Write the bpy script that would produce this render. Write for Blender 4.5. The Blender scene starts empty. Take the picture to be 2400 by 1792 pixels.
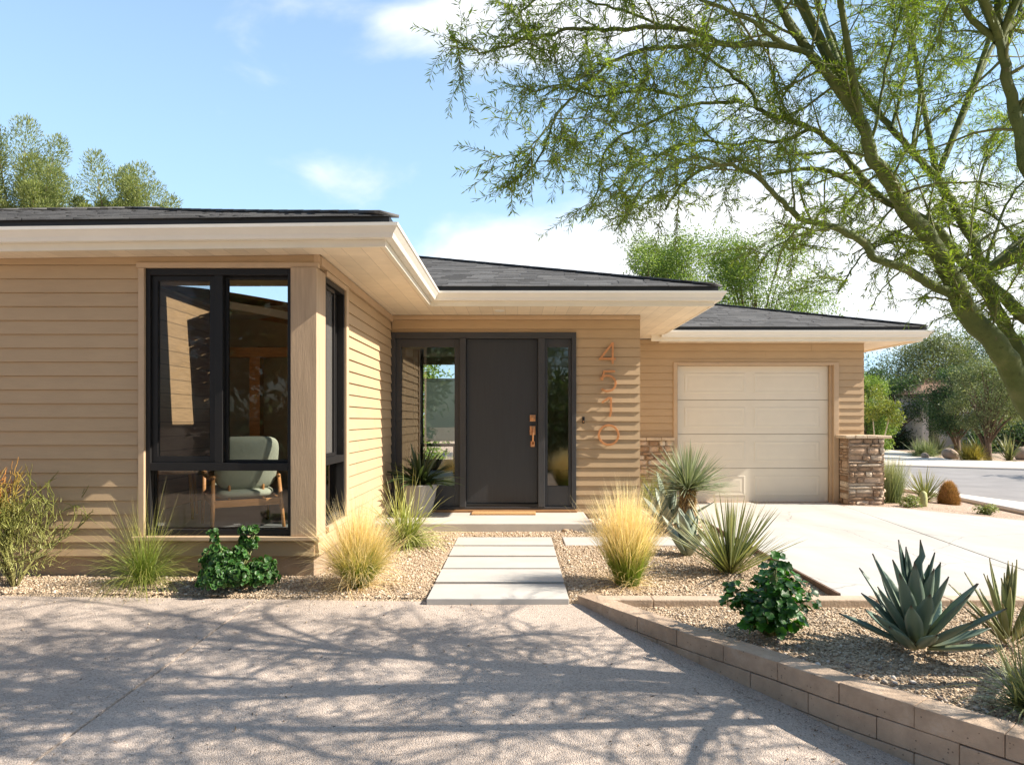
import bpy, bmesh, math, random
import numpy as np
from mathutils import Vector, Matrix

RNG = np.random.default_rng(11)
random.seed(5)
SC = bpy.context.scene
COL = SC.collection
H = 1.22                      # eye level above the gravel at the house
def R(z): return z + H
def at(px, py, Y):            # a ray of the photograph followed to depth Y (metres)
    return ((px-1213)/1600*Y, Y, H+(985-py)/1600*Y)

# ------------------------------------------------------------------ objects
def tag(o, label=None, cat=None, group=None, kind=None):
    if label: o['label'] = label
    if cat: o['category'] = cat
    if group: o['group'] = group
    if kind: o['kind'] = kind
    return o
def empty(name, loc=(0,0,0), rz=0.0, label=None, cat=None, group=None):
    o = bpy.data.objects.new(name, None); COL.objects.link(o)
    o.location = loc; o.rotation_euler = (0,0,rz); o.empty_display_size = .1
    o['origin'] = tuple(loc)
    return tag(o, label, cat, group)
def link(name, me, mat, parent=None, world=True):
    """world=True: the mesh is written in world coordinates, whatever the parent's place."""
    o = bpy.data.objects.new(name, me); COL.objects.link(o)
    if mat is not None:
        for m in (mat if isinstance(mat, (list,tuple)) else [mat]): me.materials.append(m)
    if parent is not None:
        o.parent = parent
        if world and 'origin' in parent.keys():
            l = parent['origin']; o.location = (-l[0], -l[1], -l[2])
    return o
def copy_tree(o, parent=None):
    c = o.copy(); COL.objects.link(c)
    if parent is not None: c.parent = parent
    for ch in list(o.children): copy_tree(ch, c)
    return c
def smooth(me): me.polygons.foreach_set('use_smooth', np.ones(len(me.polygons), bool))

class MB:
    def __init__(s): s.v=[]; s.f=[]
    def add(s, vs, fs):
        b=len(s.v); s.v += [tuple(map(float,v)) for v in vs]; s.f += [tuple(b+i for i in f) for f in fs]; return s
    def box(s, x0,x1,y0,y1,z0,z1):
        v=[(x,y,z) for z in (z0,z1) for y in (y0,y1) for x in (x0,x1)]
        return s.add(v,[(0,2,3,1),(4,5,7,6),(0,1,5,4),(1,3,7,5),(3,2,6,7),(2,0,4,6)])
    def obox(s, c, ax, ay, az):
        c=Vector(c); ax=Vector(ax); ay=Vector(ay); az=Vector(az)
        v=[c+ax*i+ay*j+az*k for k in (-1,1) for j in (-1,1) for i in (-1,1)]
        return s.add(v,[(0,2,3,1),(4,5,7,6),(0,1,5,4),(1,3,7,5),(3,2,6,7),(2,0,4,6)])
    def beam(s, a, b, w, h, up=(0,0,1)):
        a=Vector(a); b=Vector(b); d=(b-a); L=d.length; d.normalize()
        sd=d.cross(Vector(up)); 
        if sd.length<1e-4: sd=d.cross(Vector((1,0,0)))
        sd.normalize(); u=sd.cross(d)
        return s.obox((a+b)/2, d*L/2, sd*w/2, u*h/2)
    def quad(s,a,b,c,d): return s.add([a,b,c,d],[(0,1,2,3)])
    def tube(s, pts, rad, n=8, cap=True):
        P=[Vector(p) for p in pts]; k=len(P)
        if not hasattr(rad,'__len__'): rad=[rad]*k
        T=[(P[min(i+1,k-1)]-P[max(i-1,0)]).normalized() for i in range(k)]
        u=T[0].orthogonal().normalized(); vs=[]
        for i in range(k):
            u=(u-T[i]*u.dot(T[i])).normalized(); w=T[i].cross(u)
            for j in range(n):
                a=2*math.pi*j/n; vs.append(P[i]+(u*math.cos(a)+w*math.sin(a))*rad[i])
        fs=[(i*n+j,i*n+(j+1)%n,(i+1)*n+(j+1)%n,(i+1)*n+j) for i in range(k-1) for j in range(n)]
        if cap: fs += [tuple(range(n))[::-1], tuple((k-1)*n+j for j in range(n))]
        return s.add(vs,fs)
    def lathe(s, prof, c, n=24):
        vs=[(c[0]+r*math.cos(2*math.pi*j/n), c[1]+r*math.sin(2*math.pi*j/n), c[2]+z) for r,z in prof for j in range(n)]
        k=len(prof)
        fs=[(i*n+j,i*n+(j+1)%n,(i+1)*n+(j+1)%n,(i+1)*n+j) for i in range(k-1) for j in range(n)]
        return s.add(vs,fs)
    def sweep(s, path, prof, shear=0.0):
        """path: 2-D polyline; prof: closed (offset to the right-hand side, z)."""
        P=[Vector(p) for p in path]; k=len(P); m=len(prof); vs=[]
        D=[(P[i+1]-P[i]).normalized() for i in range(k-1)]
        N=[Vector((d.y,-d.x)) for d in D]
        for i in range(k):
            if i==0: n=N[0]
            elif i==k-1: n=N[-1]
            else:
                n=(N[i-1]+N[i]); n=n/n.dot(N[i])
            for o,z in prof: vs.append((P[i].x+n.x*o, P[i].y+n.y*o, z))
        fs=[(i*m+j,(i+1)*m+j,(i+1)*m+(j+1)%m,i*m+(j+1)%m) for i in range(k-1) for j in range(m)]
        fs += [tuple(range(m)), tuple((k-1)*m+j for j in range(m))[::-1]]
        return s.add(vs,fs)
    def xform(s, fn): s.v=[fn(*v) for v in s.v]; return s
    def build(s, name, mat, parent=None, world=True, sm=False, bevel=0.0, fix=True):
        me=bpy.data.meshes.new(name); me.from_pydata(s.v,[],s.f); me.validate()
        if fix=='up':
            b=bmesh.new(); b.from_mesh(me); b.normal_update(); bmesh.ops.reverse_faces(b,faces=[f for f in b.faces if f.normal.z<0]); b.to_mesh(me); b.free()
        elif fix:
            b=bmesh.new(); b.from_mesh(me); bmesh.ops.recalc_face_normals(b, faces=b.faces); b.to_mesh(me); b.free()
        if sm: smooth(me)
        o=link(name,me,mat,parent,world)
        if bevel:
            md=o.modifiers.new('edge','BEVEL'); md.width=bevel; md.segments=2; md.limit_method='ANGLE'; md.angle_limit=math.radians(40)
        return o

class NB:                     # big leaf / stone meshes, numpy
    def __init__(s): s.V=[]; s.Q=[]; s.T=[]; s.a=[]; s.b=[]; s.n=0
    def add(s, V, Q=None, T=None, t=None, r=None):
        V=np.asarray(V,np.float32).reshape(-1,3); k=len(V)
        if Q is not None: s.Q.append(np.asarray(Q,np.int64).reshape(-1,4)+s.n)
        if T is not None: s.T.append(np.asarray(T,np.int64).reshape(-1,3)+s.n)
        s.V.append(V)
        s.a.append(np.zeros(k,np.float32) if t is None else np.broadcast_to(np.asarray(t,np.float32).ravel(),(k,)))
        s.b.append(np.zeros(k,np.float32) if r is None else np.broadcast_to(np.asarray(r,np.float32).ravel(),(k,)))
        s.n+=k; return s
    def build(s, name, mat, parent=None, world=True, sm=False):
        V=np.concatenate(s.V); Q=np.concatenate(s.Q) if s.Q else np.zeros((0,4),np.int64); T=np.concatenate(s.T) if s.T else np.zeros((0,3),np.int64)
        me=bpy.data.meshes.new(name)
        me.vertices.add(len(V)); me.vertices.foreach_set('co',V.ravel())
        loops=np.concatenate([Q.ravel(),T.ravel()]).astype(np.int32)
        me.loops.add(len(loops)); me.loops.foreach_set('vertex_index',loops)
        cnt=np.concatenate([np.full(len(Q),4),np.full(len(T),3)]).astype(np.int32)
        st=np.concatenate([[0],np.cumsum(cnt)[:-1]]).astype(np.int32)
        me.polygons.add(len(cnt)); me.polygons.foreach_set('loop_start',st)
        me.update(calc_edges=True)
        for nm,arr in (('t',s.a),('r',s.b)):
            at_=me.attributes.new(nm,'FLOAT','POINT'); at_.data.foreach_set('value',np.concatenate(arr).astype(np.float32))
        if sm: smooth(me)
        return link(name,me,mat,parent,world)

def nrm(a): return a/np.maximum(np.linalg.norm(a,axis=-1,keepdims=True),1e-9)
def rnd_dir(n, rng=None):
    return nrm((rng or RNG).normal(size=(n,3)))

def blades(nb, B, D, L, W, droop=0.3, k=4, prof=None, cup=0.0, curl=None, t0=0.0, t1=1.0, rr=None, side=None, smoothw=True):
    """grass / agave / yucca leaves: strips along D from B, bending down by droop."""
    B=np.asarray(B,float); n=len(B); D=nrm(np.asarray(D,float))
    L=np.broadcast_to(np.asarray(L,float),(n,)); W=np.broadcast_to(np.asarray(W,float),(n,)); dr=np.broadcast_to(np.asarray(droop,float),(n,))
    s=np.linspace(0,1,k+1)
    if prof is None: prof=lambda q:(1-q)**.6
    C=B[:,None]+D[:,None]*(L[:,None]*s)[...,None]
    C[...,2]-= (dr*L)[:,None]*s**2
    if curl is not None: C += (np.asarray(curl)*L[:,None])[:,None]*(s**2)[None,:,None]
    T=nrm(np.gradient(C,axis=1))
    if side is None:
        sd=np.cross(D,[0,0,1.0]); bad=np.linalg.norm(sd,axis=1)<.15
        sd[bad]=RNG.normal(size=(bad.sum(),3)); sd=nrm(sd+RNG.normal(size=sd.shape)*.25)
    else: sd=nrm(np.asarray(side,float))
    sd=nrm(sd[:,None]-T*(T*sd[:,None]).sum(-1,keepdims=True))
    N=np.cross(sd,T); N*=np.where(N[...,2:3]<0,-1,1) if cup else 1
    w=(W[:,None]*prof(s)[None])[...,None]
    rr=RNG.random(n) if rr is None else np.broadcast_to(np.asarray(rr,float),(n,))
    if cup:
        V=np.stack([C-sd*w*.5+N*w*cup, C-sd*w*.27+N*w*cup*.25, C, C+sd*w*.27+N*w*cup*.25, C+sd*w*.5+N*w*cup],2); m=5
    else:
        V=np.stack([C-sd*w*.5, C+sd*w*.5],2); m=2
    idx=np.arange(n*(k+1)*m).reshape(n,k+1,m)
    Q=np.stack([idx[:,:-1,:-1],idx[:,:-1,1:],idx[:,1:,1:],idx[:,1:,:-1]],-1).reshape(-1,4)
    t=np.broadcast_to((t0+(t1-t0)*s)[None,:,None],(n,k+1,m)); r=np.broadcast_to(rr[:,None,None],(n,k+1,m))
    nb.add(V,Q=Q,t=t,r=r); return C

def leaves(nb, P, A, N, L, W, t=None, r=None):
    """rhombus leaves: long axis A, normal N."""
    P=np.asarray(P,float); n=len(P); A=nrm(A); S=nrm(np.cross(A,N))
    L=np.broadcast_to(L,(n,))[:,None]; W=np.broadcast_to(W,(n,))[:,None]
    V=np.stack([P, P+A*L*.45+S*W*.5, P+A*L, P+A*L*.45-S*W*.5],1)
    Q=np.arange(n*4).reshape(n,4)
    r=RNG.random(n) if r is None else np.broadcast_to(r,(n,))
    t=np.full(n,.5) if t is None else np.broadcast_to(t,(n,))
    nb.add(V,Q=Q,t=np.repeat(t,4),r=np.repeat(r,4))

def lobed(nb, P, N, rad, lobes=7, depth=.18, cup=.25, rim=21, r=None):
    """rounded, lobed leaves facing N."""
    P=np.asarray(P,float); n=len(P); N=nrm(N); ref=RNG.normal(size=(n,3)); U=nrm(np.cross(N,ref)); V_=np.cross(N,U)
    a=np.linspace(0,2*math.pi,rim,endpoint=False)
    notch=1-.55*np.exp(-((a-math.pi)/.22)**2)
    rr=(1-depth*(0.5+0.5*np.cos(a*lobes)))*notch
    rad=np.broadcast_to(rad,(n,))
    cw=RNG.uniform(.3,1.2,n)*cup; ph=RNG.uniform(0,6.28,n)
    lift=(cw[:,None]+.10*np.sin(3*a[None]+ph[:,None]))*rad[:,None]
    ring=P[:,None]+(U[:,None]*np.cos(a)[None,:,None]+V_[:,None]*np.sin(a)[None,:,None])*(rr[None]*rad[:,None])[...,None]+N[:,None]*lift[...,None]
    V=np.concatenate([P[:,None],ring],1)
    b=np.arange(n)[:,None]*(rim+1); j=np.arange(rim)
    T=np.stack([np.broadcast_to(b,(n,rim)), b+1+j, b+1+(j+1)%rim],-1).reshape(-1,3)
    t=np.concatenate([np.zeros((n,1)),np.ones((n,rim))],1)
    r=RNG.random(n) if r is None else r
    nb.add(V,T=T,t=t,r=np.broadcast_to(np.asarray(r)[:,None],(n,rim+1)))

def stones(nb, P, size, flat=.65):
    """pebbles: jittered icosahedra."""
    g=(1+5**.5)/2
    I=np.array([(-1,g,0),(1,g,0),(-1,-g,0),(1,-g,0),(0,-1,g),(0,1,g),(0,-1,-g),(0,1,-g),(g,0,-1),(g,0,1),(-g,0,-1),(-g,0,1)])/1.902
    F=np.array([(0,11,5),(0,5,1),(0,1,7),(0,7,10),(0,10,11),(1,5,9),(5,11,4),(11,10,2),(10,7,6),(7,1,8),(3,9,4),(3,4,2),(3,2,6),(3,6,8),(3,8,9),(4,9,5),(2,4,11),(6,2,10),(8,6,7),(9,8,1)])
    n=len(P); sz=np.broadcast_to(size,(n,))
    sc=np.stack([RNG.uniform(.7,1.3,n),RNG.uniform(.7,1.2,n),RNG.uniform(.45,.9,n)*flat/.65],1)*sz[:,None]*.5
    V=I[None]*(1+RNG.uniform(-.22,.22,(n,12,1)))*sc[:,None]
    a=RNG.uniform(0,6.28,n); c,s_=np.cos(a)[:,None],np.sin(a)[:,None]
    b=RNG.uniform(-.5,.5,n); cb,sb=np.cos(b)[:,None],np.sin(b)[:,None]
    x,y,z=V[...,0],V[...,1],V[...,2]; y,z=y*cb-z*sb,y*sb+z*cb
    V=np.stack([x*c-y*s_,x*s_+y*c,z],-1)+np.asarray(P)[:,None]
    T=(F[None]+(np.arange(n)*12)[:,None,None]).reshape(-1,3)
    nb.add(V,T=T,t=np.full(n*12,.5),r=np.repeat(RNG.random(n),12))

# ------------------------------------------------------------------ materials
def new_mat(name):
    m=bpy.data.materials.new(name); m.use_nodes=True; nt=m.node_tree; nt.nodes.clear()
    out=nt.nodes.new('ShaderNodeOutputMaterial'); p=nt.nodes.new('ShaderNodeBsdfPrincipled')
    nt.links.new(p.outputs[0],out.inputs[0]); return m,nt,p,out
def N_(nt,t,**kw):
    n=nt.nodes.new('ShaderNode'+t)
    for k,v in kw.items():
        if k in n.inputs: n.inputs[k].default_value=v
        else: setattr(n,k,v)
    return n
def ramp(nt, fac, stops, interp='LINEAR'):
    r=nt.nodes.new('ShaderNodeValToRGB'); e=r.color_ramp.elements; r.color_ramp.interpolation=interp
    while len(e)<len(stops): e.new(.5)
    for el,(p,c) in zip(e,stops):
        el.position=p; el.color=(c[0],c[1],c[2],1) if hasattr(c,'__len__') else (c,c,c,1)
    nt.links.new(fac,r.inputs[0]); return r.outputs[0]
def noise(nt, scale, detail=4, rough=.6, stretch=None, coord='Object'):
    tc=N_(nt,'TexCoord'); src=tc.outputs[coord]
    if stretch:
        mp=N_(nt,'Mapping'); mp.inputs['Scale'].default_value=stretch; nt.links.new(src,mp.inputs[0]); src=mp.outputs[0]
    n=N_(nt,'TexNoise'); n.inputs['Scale'].default_value=scale; n.inputs['Detail'].default_value=detail; n.inputs['Roughness'].default_value=rough
    nt.links.new(src,n.inputs['Vector']); return n.outputs[0]
def mixc(nt, fac, a, b, mode='MIX'):
    m=N_(nt,'Mix',data_type='RGBA',blend_type=mode)
    for sock,v in ((m.inputs[0],fac),(m.inputs[6],a),(m.inputs[7],b)):
        if hasattr(v,'is_linked') or hasattr(v,'links'): nt.links.new(v,sock)
        elif hasattr(v,'__len__'): sock.default_value=(v[0],v[1],v[2],1)
        else: sock.default_value=v
    return m.outputs[2]
def math_(nt, op, a, b=0.0, c=None):
    m=N_(nt,'Math',operation=op)
    for i,v in enumerate((a,b) if c is None else (a,b,c)):
        if hasattr(v,'links'): nt.links.new(v,m.inputs[i])
        else: m.inputs[i].default_value=v
    return m.outputs[0]
def bump(nt, p, h, strength=.3, dist=.01):
    b=N_(nt,'Bump'); b.inputs['Strength'].default_value=strength; b.inputs['Distance'].default_value=dist
    nt.links.new(h,b.inputs['Height'])
    nt.links.new(b.outputs[0],p.inputs['Normal'])
def pm(name, c, var=.12, scale=6, rough=.6, bstr=0.0, bscale=80, bdist=.004, spec=.4, metal=0.0, stretch=None, detail=5, var2=0.0, scale2=.8):
    m,nt,p,out=new_mat(name)
    lo=tuple(x*(1-var) for x in c); hi=tuple(min(1,x*(1+var)) for x in c)
    col=ramp(nt,noise(nt,scale,detail,stretch=stretch),[(.3,lo),(.7,hi)])
    if var2:
        col=mixc(nt,1.0,col,ramp(nt,noise(nt,scale2,3),[(.3,(1-var2,)*3),(.7,(1,)*3)]),'MULTIPLY')
    nt.links.new(col,p.inputs['Base Color'])
    p.inputs['Roughness'].default_value=rough; p.inputs['Specular IOR Level'].default_value=spec; p.inputs['Metallic'].default_value=metal
    if bstr: bump(nt,p,noise(nt,bscale,4,.6,stretch=stretch),bstr,bdist)
    return m
def leafmat(name, stops, transl=.3, rough=.5, rvar=.35, spec=.35, tcol=None, hue=.0):
    m,nt,p,out=new_mat(name)
    a=N_(nt,'Attribute',attribute_name='t'); b=N_(nt,'Attribute',attribute_name='r')
    col=ramp(nt,a.outputs['Fac'],stops)
    k=ramp(nt,b.outputs['Fac'],[(0,(1-rvar,)*3),(1,(1+rvar,1+rvar*.9,1+rvar*.5))])
    col=mixc(nt,1.0,col,k,'MULTIPLY')
    nt.links.new(col,p.inputs['Base Color']); p.inputs['Roughness'].default_value=rough; p.inputs['Specular IOR Level'].default_value=spec
    if transl:
        tr=N_(nt,'BsdfTranslucent'); mx=N_(nt,'MixShader'); mx.inputs[0].default_value=transl
        tc=mixc(nt,1.0,col,tcol or (1.25,1.3,.6),'MULTIPLY')
        nt.links.new(tc,tr.inputs[0]); nt.links.new(p.outputs[0],mx.inputs[1]); nt.links.new(tr.outputs[0],mx.inputs[2]); nt.links.new(mx.outputs[0],out.inputs[0])
    return m
def glass_mat(name, tint=(.965,.975,.97), spec=1.0):
    m,nt,p,out=new_mat(name)
    tr=N_(nt,'BsdfTransparent'); tr.inputs[0].default_value=(*tint,1)
    gl=N_(nt,'BsdfGlossy'); gl.inputs['Roughness'].default_value=.008
    fr=N_(nt,'Fresnel'); fr.inputs['IOR'].default_value=1.52
    f=math_(nt,'MULTIPLY',fr.outputs[0],spec)
    mx=N_(nt,'MixShader'); nt.links.new(f,mx.inputs[0]); nt.links.new(tr.outputs[0],mx.inputs[1]); nt.links.new(gl.outputs[0],mx.inputs[2]); nt.links.new(mx.outputs[0],out.inputs[0])
    # slightly wavy panes
    b=N_(nt,'Bump'); b.inputs['Strength'].default_value=.02; b.inputs['Distance'].default_value=.02
    nt.links.new(noise(nt,2.2,2),b.inputs['Height']); nt.links.new(b.outputs[0],gl.inputs['Normal'])
    return m
def grooved(name, c, axis, pitch, gap=.05, depth=.5, var=.08, rough=.6, stretch=None, off=0.0, gcol=.45, bscale=60):
    """painted boards: grooves every PITCH metres along AXIS of the object."""
    m,nt,p,out=new_mat(name)
    tc=N_(nt,'TexCoord'); sx=N_(nt,'SeparateXYZ'); nt.links.new(tc.outputs['Object'],sx.inputs[0])
    u=math_(nt,'MULTIPLY_ADD',sx.outputs[axis],1/pitch,off)
    fr=math_(nt,'FRACT',u); g=math_(nt,'LESS_THAN',fr,gap)
    fl=math_(nt,'FLOOR',u); wn=N_(nt,'TexWhiteNoise',noise_dimensions='1D'); nt.links.new(fl,wn.inputs['W'])
    col=ramp(nt,noise(nt,5,5,stretch=stretch),[(.3,tuple(x*(1-var) for x in c)),(.7,tuple(min(1,x*(1+var)) for x in c))])
    col=mixc(nt,1.0,col,ramp(nt,wn.outputs[0],[(0,(.93,)*3),(1,(1.05,)*3)]),'MULTIPLY')
    col=mixc(nt,g,col,tuple(x*gcol for x in c))
    nt.links.new(col,p.inputs['Base Color']); p.inputs['Roughness'].default_value=rough; p.inputs['Specular IOR Level'].default_value=.35
    inv=math_(nt,'SUBTRACT',1.0,g); bump(nt,p,inv,depth,.004)
    return m
M={}
TAN=(.515,.372,.228)
def siding_mat():
    m,nt,p,out=new_mat('painted_lap_siding')
    n1=noise(nt,9,6,.65,stretch=(.5,.5,3)); n2=noise(nt,1.3,3)
    col=ramp(nt,n1,[(.25,tuple(x*.94 for x in TAN)),(.75,tuple(x*1.05 for x in TAN))])
    col=mixc(nt,1.0,col,ramp(nt,n2,[(.3,(.94,.93,.92)),(.7,(1.03,1.02,1.0))]),'MULTIPLY')
    nt.links.new(col,p.inputs['Base Color']); p.inputs['Roughness'].default_value=.62; p.inputs['Specular IOR Level'].default_value=.3
    bump(nt,p,noise(nt,60,5,.7,stretch=(.25,.25,2.5)),.22,.004); return m
M['siding']=siding_mat()
M['trim']=pm('tan_trim_paint',(.54,.39,.25),.06,7,.55,.12,90,.002)
M['post']=pm('rough_sawn_post_paint',(.47,.34,.22),.12,5,.7,.5,26,.005,stretch=(7,7,.5))
M['cream']=pm('cream_gutter_enamel',(.84,.80,.715),.03,3,.32,.03,30,.002,spec=.5,var2=.05)
M['fascia']=pm('cream_fascia_paint',(.82,.76,.64),.04,4,.5,.08,60,.002)
M['soffitx']=grooved('cream_soffit_boards',(.84,.73,.57),'X',.145,.030,.25,gcol=.72)
M['soffity']=M['soffitx']
M['foundation']=pm('painted_foundation',(.42,.31,.215),.12,5,.8,.3,40,.004,var2=.12)
M['dark_frame']=pm('dark_bronze_window_frame',(.016,.015,.015),.1,8,.45,spec=.3)
M['char']=pm('charcoal_door_paint',(.036,.038,.043),.08,6,.5,.25,40,.002,stretch=(9,9,.5))
M['charframe']=pm('charcoal_frame_paint',(.050,.050,.054),.08,6,.45,.1,60,.002)
M['copper']=pm('brushed_copper',(.72,.36,.18),.1,12,.36,.1,90,.001,metal=1.0,stretch=(1,1,6))
M['copper_paint']=pm('copper_numerals',(.74,.33,.14),.08,20,.42,.0,metal=.55,spec=.5)
M['glass']=glass_mat('window_glass')
M['glass_coated']=glass_mat('coated_glass',(.93,.95,.94),2.3)
M['glass_dark']=glass_mat('tinted_glass',(.6,.64,.6))
def screen_mat(f,c):
    m,nt,p,out=new_mat('insect_mesh')
    tr=N_(nt,'BsdfTransparent'); tr.inputs[0].default_value=(.9,.9,.9,1)
    p.inputs['Base Color'].default_value=(*c,1); p.inputs['Roughness'].default_value=.7
    mx=N_(nt,'MixShader'); mx.inputs[0].default_value=f
    nt.links.new(tr.outputs[0],mx.inputs[1]); nt.links.new(p.outputs[0],mx.inputs[2]); nt.links.new(mx.outputs[0],out.inputs[0]); return m
M['screen']=screen_mat(.16,(.045,.043,.04)); M['screen_sunlit']=screen_mat(.5,(.15,.14,.13))  # side window's screen coloured paler and denser, as if sunlit
def shingle_mat():
    m,nt,p,out=new_mat('charcoal_shingles')
    at_=N_(nt,'Attribute',attribute_name='r')
    col=ramp(nt,at_.outputs['Fac'],[(0,(.085,.084,.085)),(.5,(.115,.114,.115)),(1,(.148,.146,.145))])
    col=mixc(nt,.5,col,ramp(nt,noise(nt,160,3,.8),[(.3,(.5,)*3),(.7,(1.4,)*3)]),'MULTIPLY')
    nt.links.new(col,p.inputs['Base Color']); p.inputs['Roughness'].default_value=.9; p.inputs['Specular IOR Level'].default_value=.25
    bump(nt,p,noise(nt,220,3,.8),.5,.004); return m
M['shingle']=shingle_mat()
M['drip']=pm('black_drip_edge',(.018,.019,.021),.1,5,.45)
M['wood']=pm('oiled_teak',(.50,.24,.09),.25,9,.45,.2,40,.002,stretch=(1,8,8))
M['sill_wood']=pm('stained_sill',(.36,.19,.085),.2,10,.5,.15,50,.002,stretch=(.6,8,8))
M['mat']=pm('coir_mat',(.52,.30,.13),.18,60,.9,.8,260,.006)
M['fabric']=pm('sage_boucle',(.42,.44,.345),.12,140,.95,.9,330,.005,spec=.15)
M['doorwhite']=pm('garage_door_enamel',(.80,.72,.585),.025,4,.45,.05,70,.002,var2=.03)
M['interior']=pm('interior_plaster',(.74,.61,.43),.05,3,.8)
M['mirrorwood']=grooved('mirrored_planks',(.80,.40,.16),'Y',.16,.06,.6,.25,.45,stretch=(.8,9,1))
M['wallplank']=grooved('plank_wall',(.50,.33,.185),'Z',.15,.05,.6,.15,.5,stretch=(1,1,9))
M['plainwhite']=pm('plain_white',(.8,.79,.75),.03,4,.45)
M['tile']=pm('slate_floor_tile',(.22,.225,.22),.2,4,.4,.1,30,.002)
M['walnut']=pm('dark_walnut',(.055,.026,.014),.3,6,.4,stretch=(6,6,1))
M['honey']=pm('honey_wood',(.50,.24,.05),.2,8,.4,stretch=(6,6,1))
def shade_mat():
    m,nt,p,out=new_mat('roller_shade_cloth')
    p.inputs['Base Color'].default_value=(.72,.74,.66,1); p.inputs['Roughness'].default_value=.9
    tr=N_(nt,'BsdfTranslucent'); tr.inputs[0].default_value=(.8,.82,.7,1); mx=N_(nt,'MixShader'); mx.inputs[0].default_value=.6
    nt.links.new(p.outputs[0],mx.inputs[1]); nt.links.new(tr.outputs[0],mx.inputs[2]); nt.links.new(mx.outputs[0],out.inputs[0]); return m
M['shade']=shade_mat()
M['linen']=pm('linen_drape',(.55,.46,.30),.1,20,.9)
# ground
def aggregate():
    m,nt,p,out=new_mat('exposed_aggregate_concrete')
    tc=N_(nt,'TexCoord')
    vo=N_(nt,'TexVoronoi'); vo.inputs['Scale'].default_value=150; nt.links.new(tc.outputs['Object'],vo.inputs['Vector'])
    hs=N_(nt,'SeparateXYZ'); nt.links.new(vo.outputs['Color'],hs.inputs[0])
    col=ramp(nt,hs.outputs['X'],[(0,(.165,.12,.095)),(.2,(.41,.32,.255)),(.6,(.52,.42,.345)),(1,(.63,.53,.455))])
    col=mixc(nt,.45,col,ramp(nt,noise(nt,320,2,.7),[(.35,(.33,.28,.245)),(.6,(.74,.65,.575))]))
    col=mixc(nt,1.0,col,ramp(nt,noise(nt,1.1,4,.6),[(.3,(.80,.78,.76)),(.7,(1.06,1.05,1.04))]),'MULTIPLY')
    nt.links.new(col,p.inputs['Base Color']); p.inputs['Roughness'].default_value=.88; p.inputs['Specular IOR Level'].default_value=.25
    col=mixc(nt,1.0,col,ramp(nt,noise(nt,2.6,6,.72),[(.27,(.66,.64,.63)),(.40,(1,)*3)]),'MULTIPLY')
    v2=N_(nt,'TexVoronoi',feature='DISTANCE_TO_EDGE'); v2.inputs['Scale'].default_value=.62
    n2=N_(nt,'TexNoise'); n2.inputs['Scale'].default_value=3.5; n2.inputs['Detail'].default_value=7; nt.links.new(tc.outputs['Object'],n2.inputs['Vector'])
    nt.links.new(mixc(nt,.2,tc.outputs['Object'],n2.outputs['Color'],'ADD'),v2.inputs['Vector'])
    col=mixc(nt,1.0,col,ramp(nt,v2.outputs['Distance'],[(0,.45),(.0035,1.0)]),'MULTIPLY')
    h=math_(nt,'ADD',math_(nt,'MULTIPLY',vo.outputs['Distance'],-1.0),math_(nt,'MULTIPLY',noise(nt,45,4,.7),.8))
    bump(nt,p,h,.75,.006); return m
M['aggregate']=aggregate()
M['concrete']=pm('pale_broomed_concrete',(.56,.535,.495),.045,2.2,.75,.25,120,.002,detail=8,var2=.13,scale2=.7)
M['paver']=pm('cast_concrete_paver',(.50,.475,.44),.06,5,.75,.25,110,.002,detail=8,var2=.06,scale2=1.7)
M['porch']=pm('porch_concrete',(.56,.52,.47),.07,4,.75,.35,60,.003,detail=8,var2=.1)
M['asphalt']=pm('sun_greyed_asphalt',(.26,.245,.24),.12,1.5,.85,.3,90,.004,var2=.1)
M['kerbc']=pm('kerb_concrete',(.60,.54,.48),.06,2,.8,.2,60,.003)
M['block']=pm('split_face_block',(.47,.36,.275),.2,11,.88,.9,55,.007,detail=8,var2=.15,scale2=2.5)
M['kerbstone']=pm('rough_kerb_block',(.50,.385,.285),.14,9,.88,.8,60,.006,detail=8,var2=.1,scale2=3)
M['edging']=pm('weathered_steel_edging',(.14,.085,.055),.3,12,.7,.2)
M['joint']=pm('joint_filler',(.55,.50,.44),.3,20,.9)
def gravel_ground(name, c):
    m,nt,p,out=new_mat(name)
    tc=N_(nt,'TexCoord'); vo=N_(nt,'TexVoronoi'); vo.inputs['Scale'].default_value=75; nt.links.new(tc.outputs['Object'],vo.inputs['Vector'])
    hs=N_(nt,'SeparateXYZ'); nt.links.new(vo.outputs['Color'],hs.inputs[0])
    col=ramp(nt,hs.outputs['Y'],[(0,tuple(x*.5 for x in c)),(.35,c),(1,tuple(min(1,x*1.35) for x in c))])
    col=mixc(nt,1.0,col,ramp(nt,noise(nt,.9,5),[(.3,(.84,.82,.8)),(.7,(1.06,)*3)]),'MULTIPLY')
    nt.links.new(col,p.inputs['Base Color']); p.inputs['Roughness'].default_value=.9; p.inputs['Specular IOR Level'].default_value=.2
    bump(nt,p,math_(nt,'MULTIPLY',vo.outputs['Distance'],-1.0),.9,.012); return m
M['gravel']=gravel_ground('decomposed_granite',(.46,.355,.25))
M['desert']=gravel_ground('desert_yard_gravel',(.46,.35,.27))
def pebble_mat(name,stops):
    m,nt,p,out=new_mat(name)
    at_=N_(nt,'Attribute',attribute_name='r')
    col=ramp(nt,at_.outputs['Fac'],stops); col=mixc(nt,.6,col,ramp(nt,noise(nt,120,3),[(.3,(.8,)*3),(.7,(1.15,)*3)]),'MULTIPLY')
    nt.links.new(col,p.inputs['Base Color']); p.inputs['Roughness'].default_value=.85; p.inputs['Specular IOR Level'].default_value=.25; return m
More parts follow.
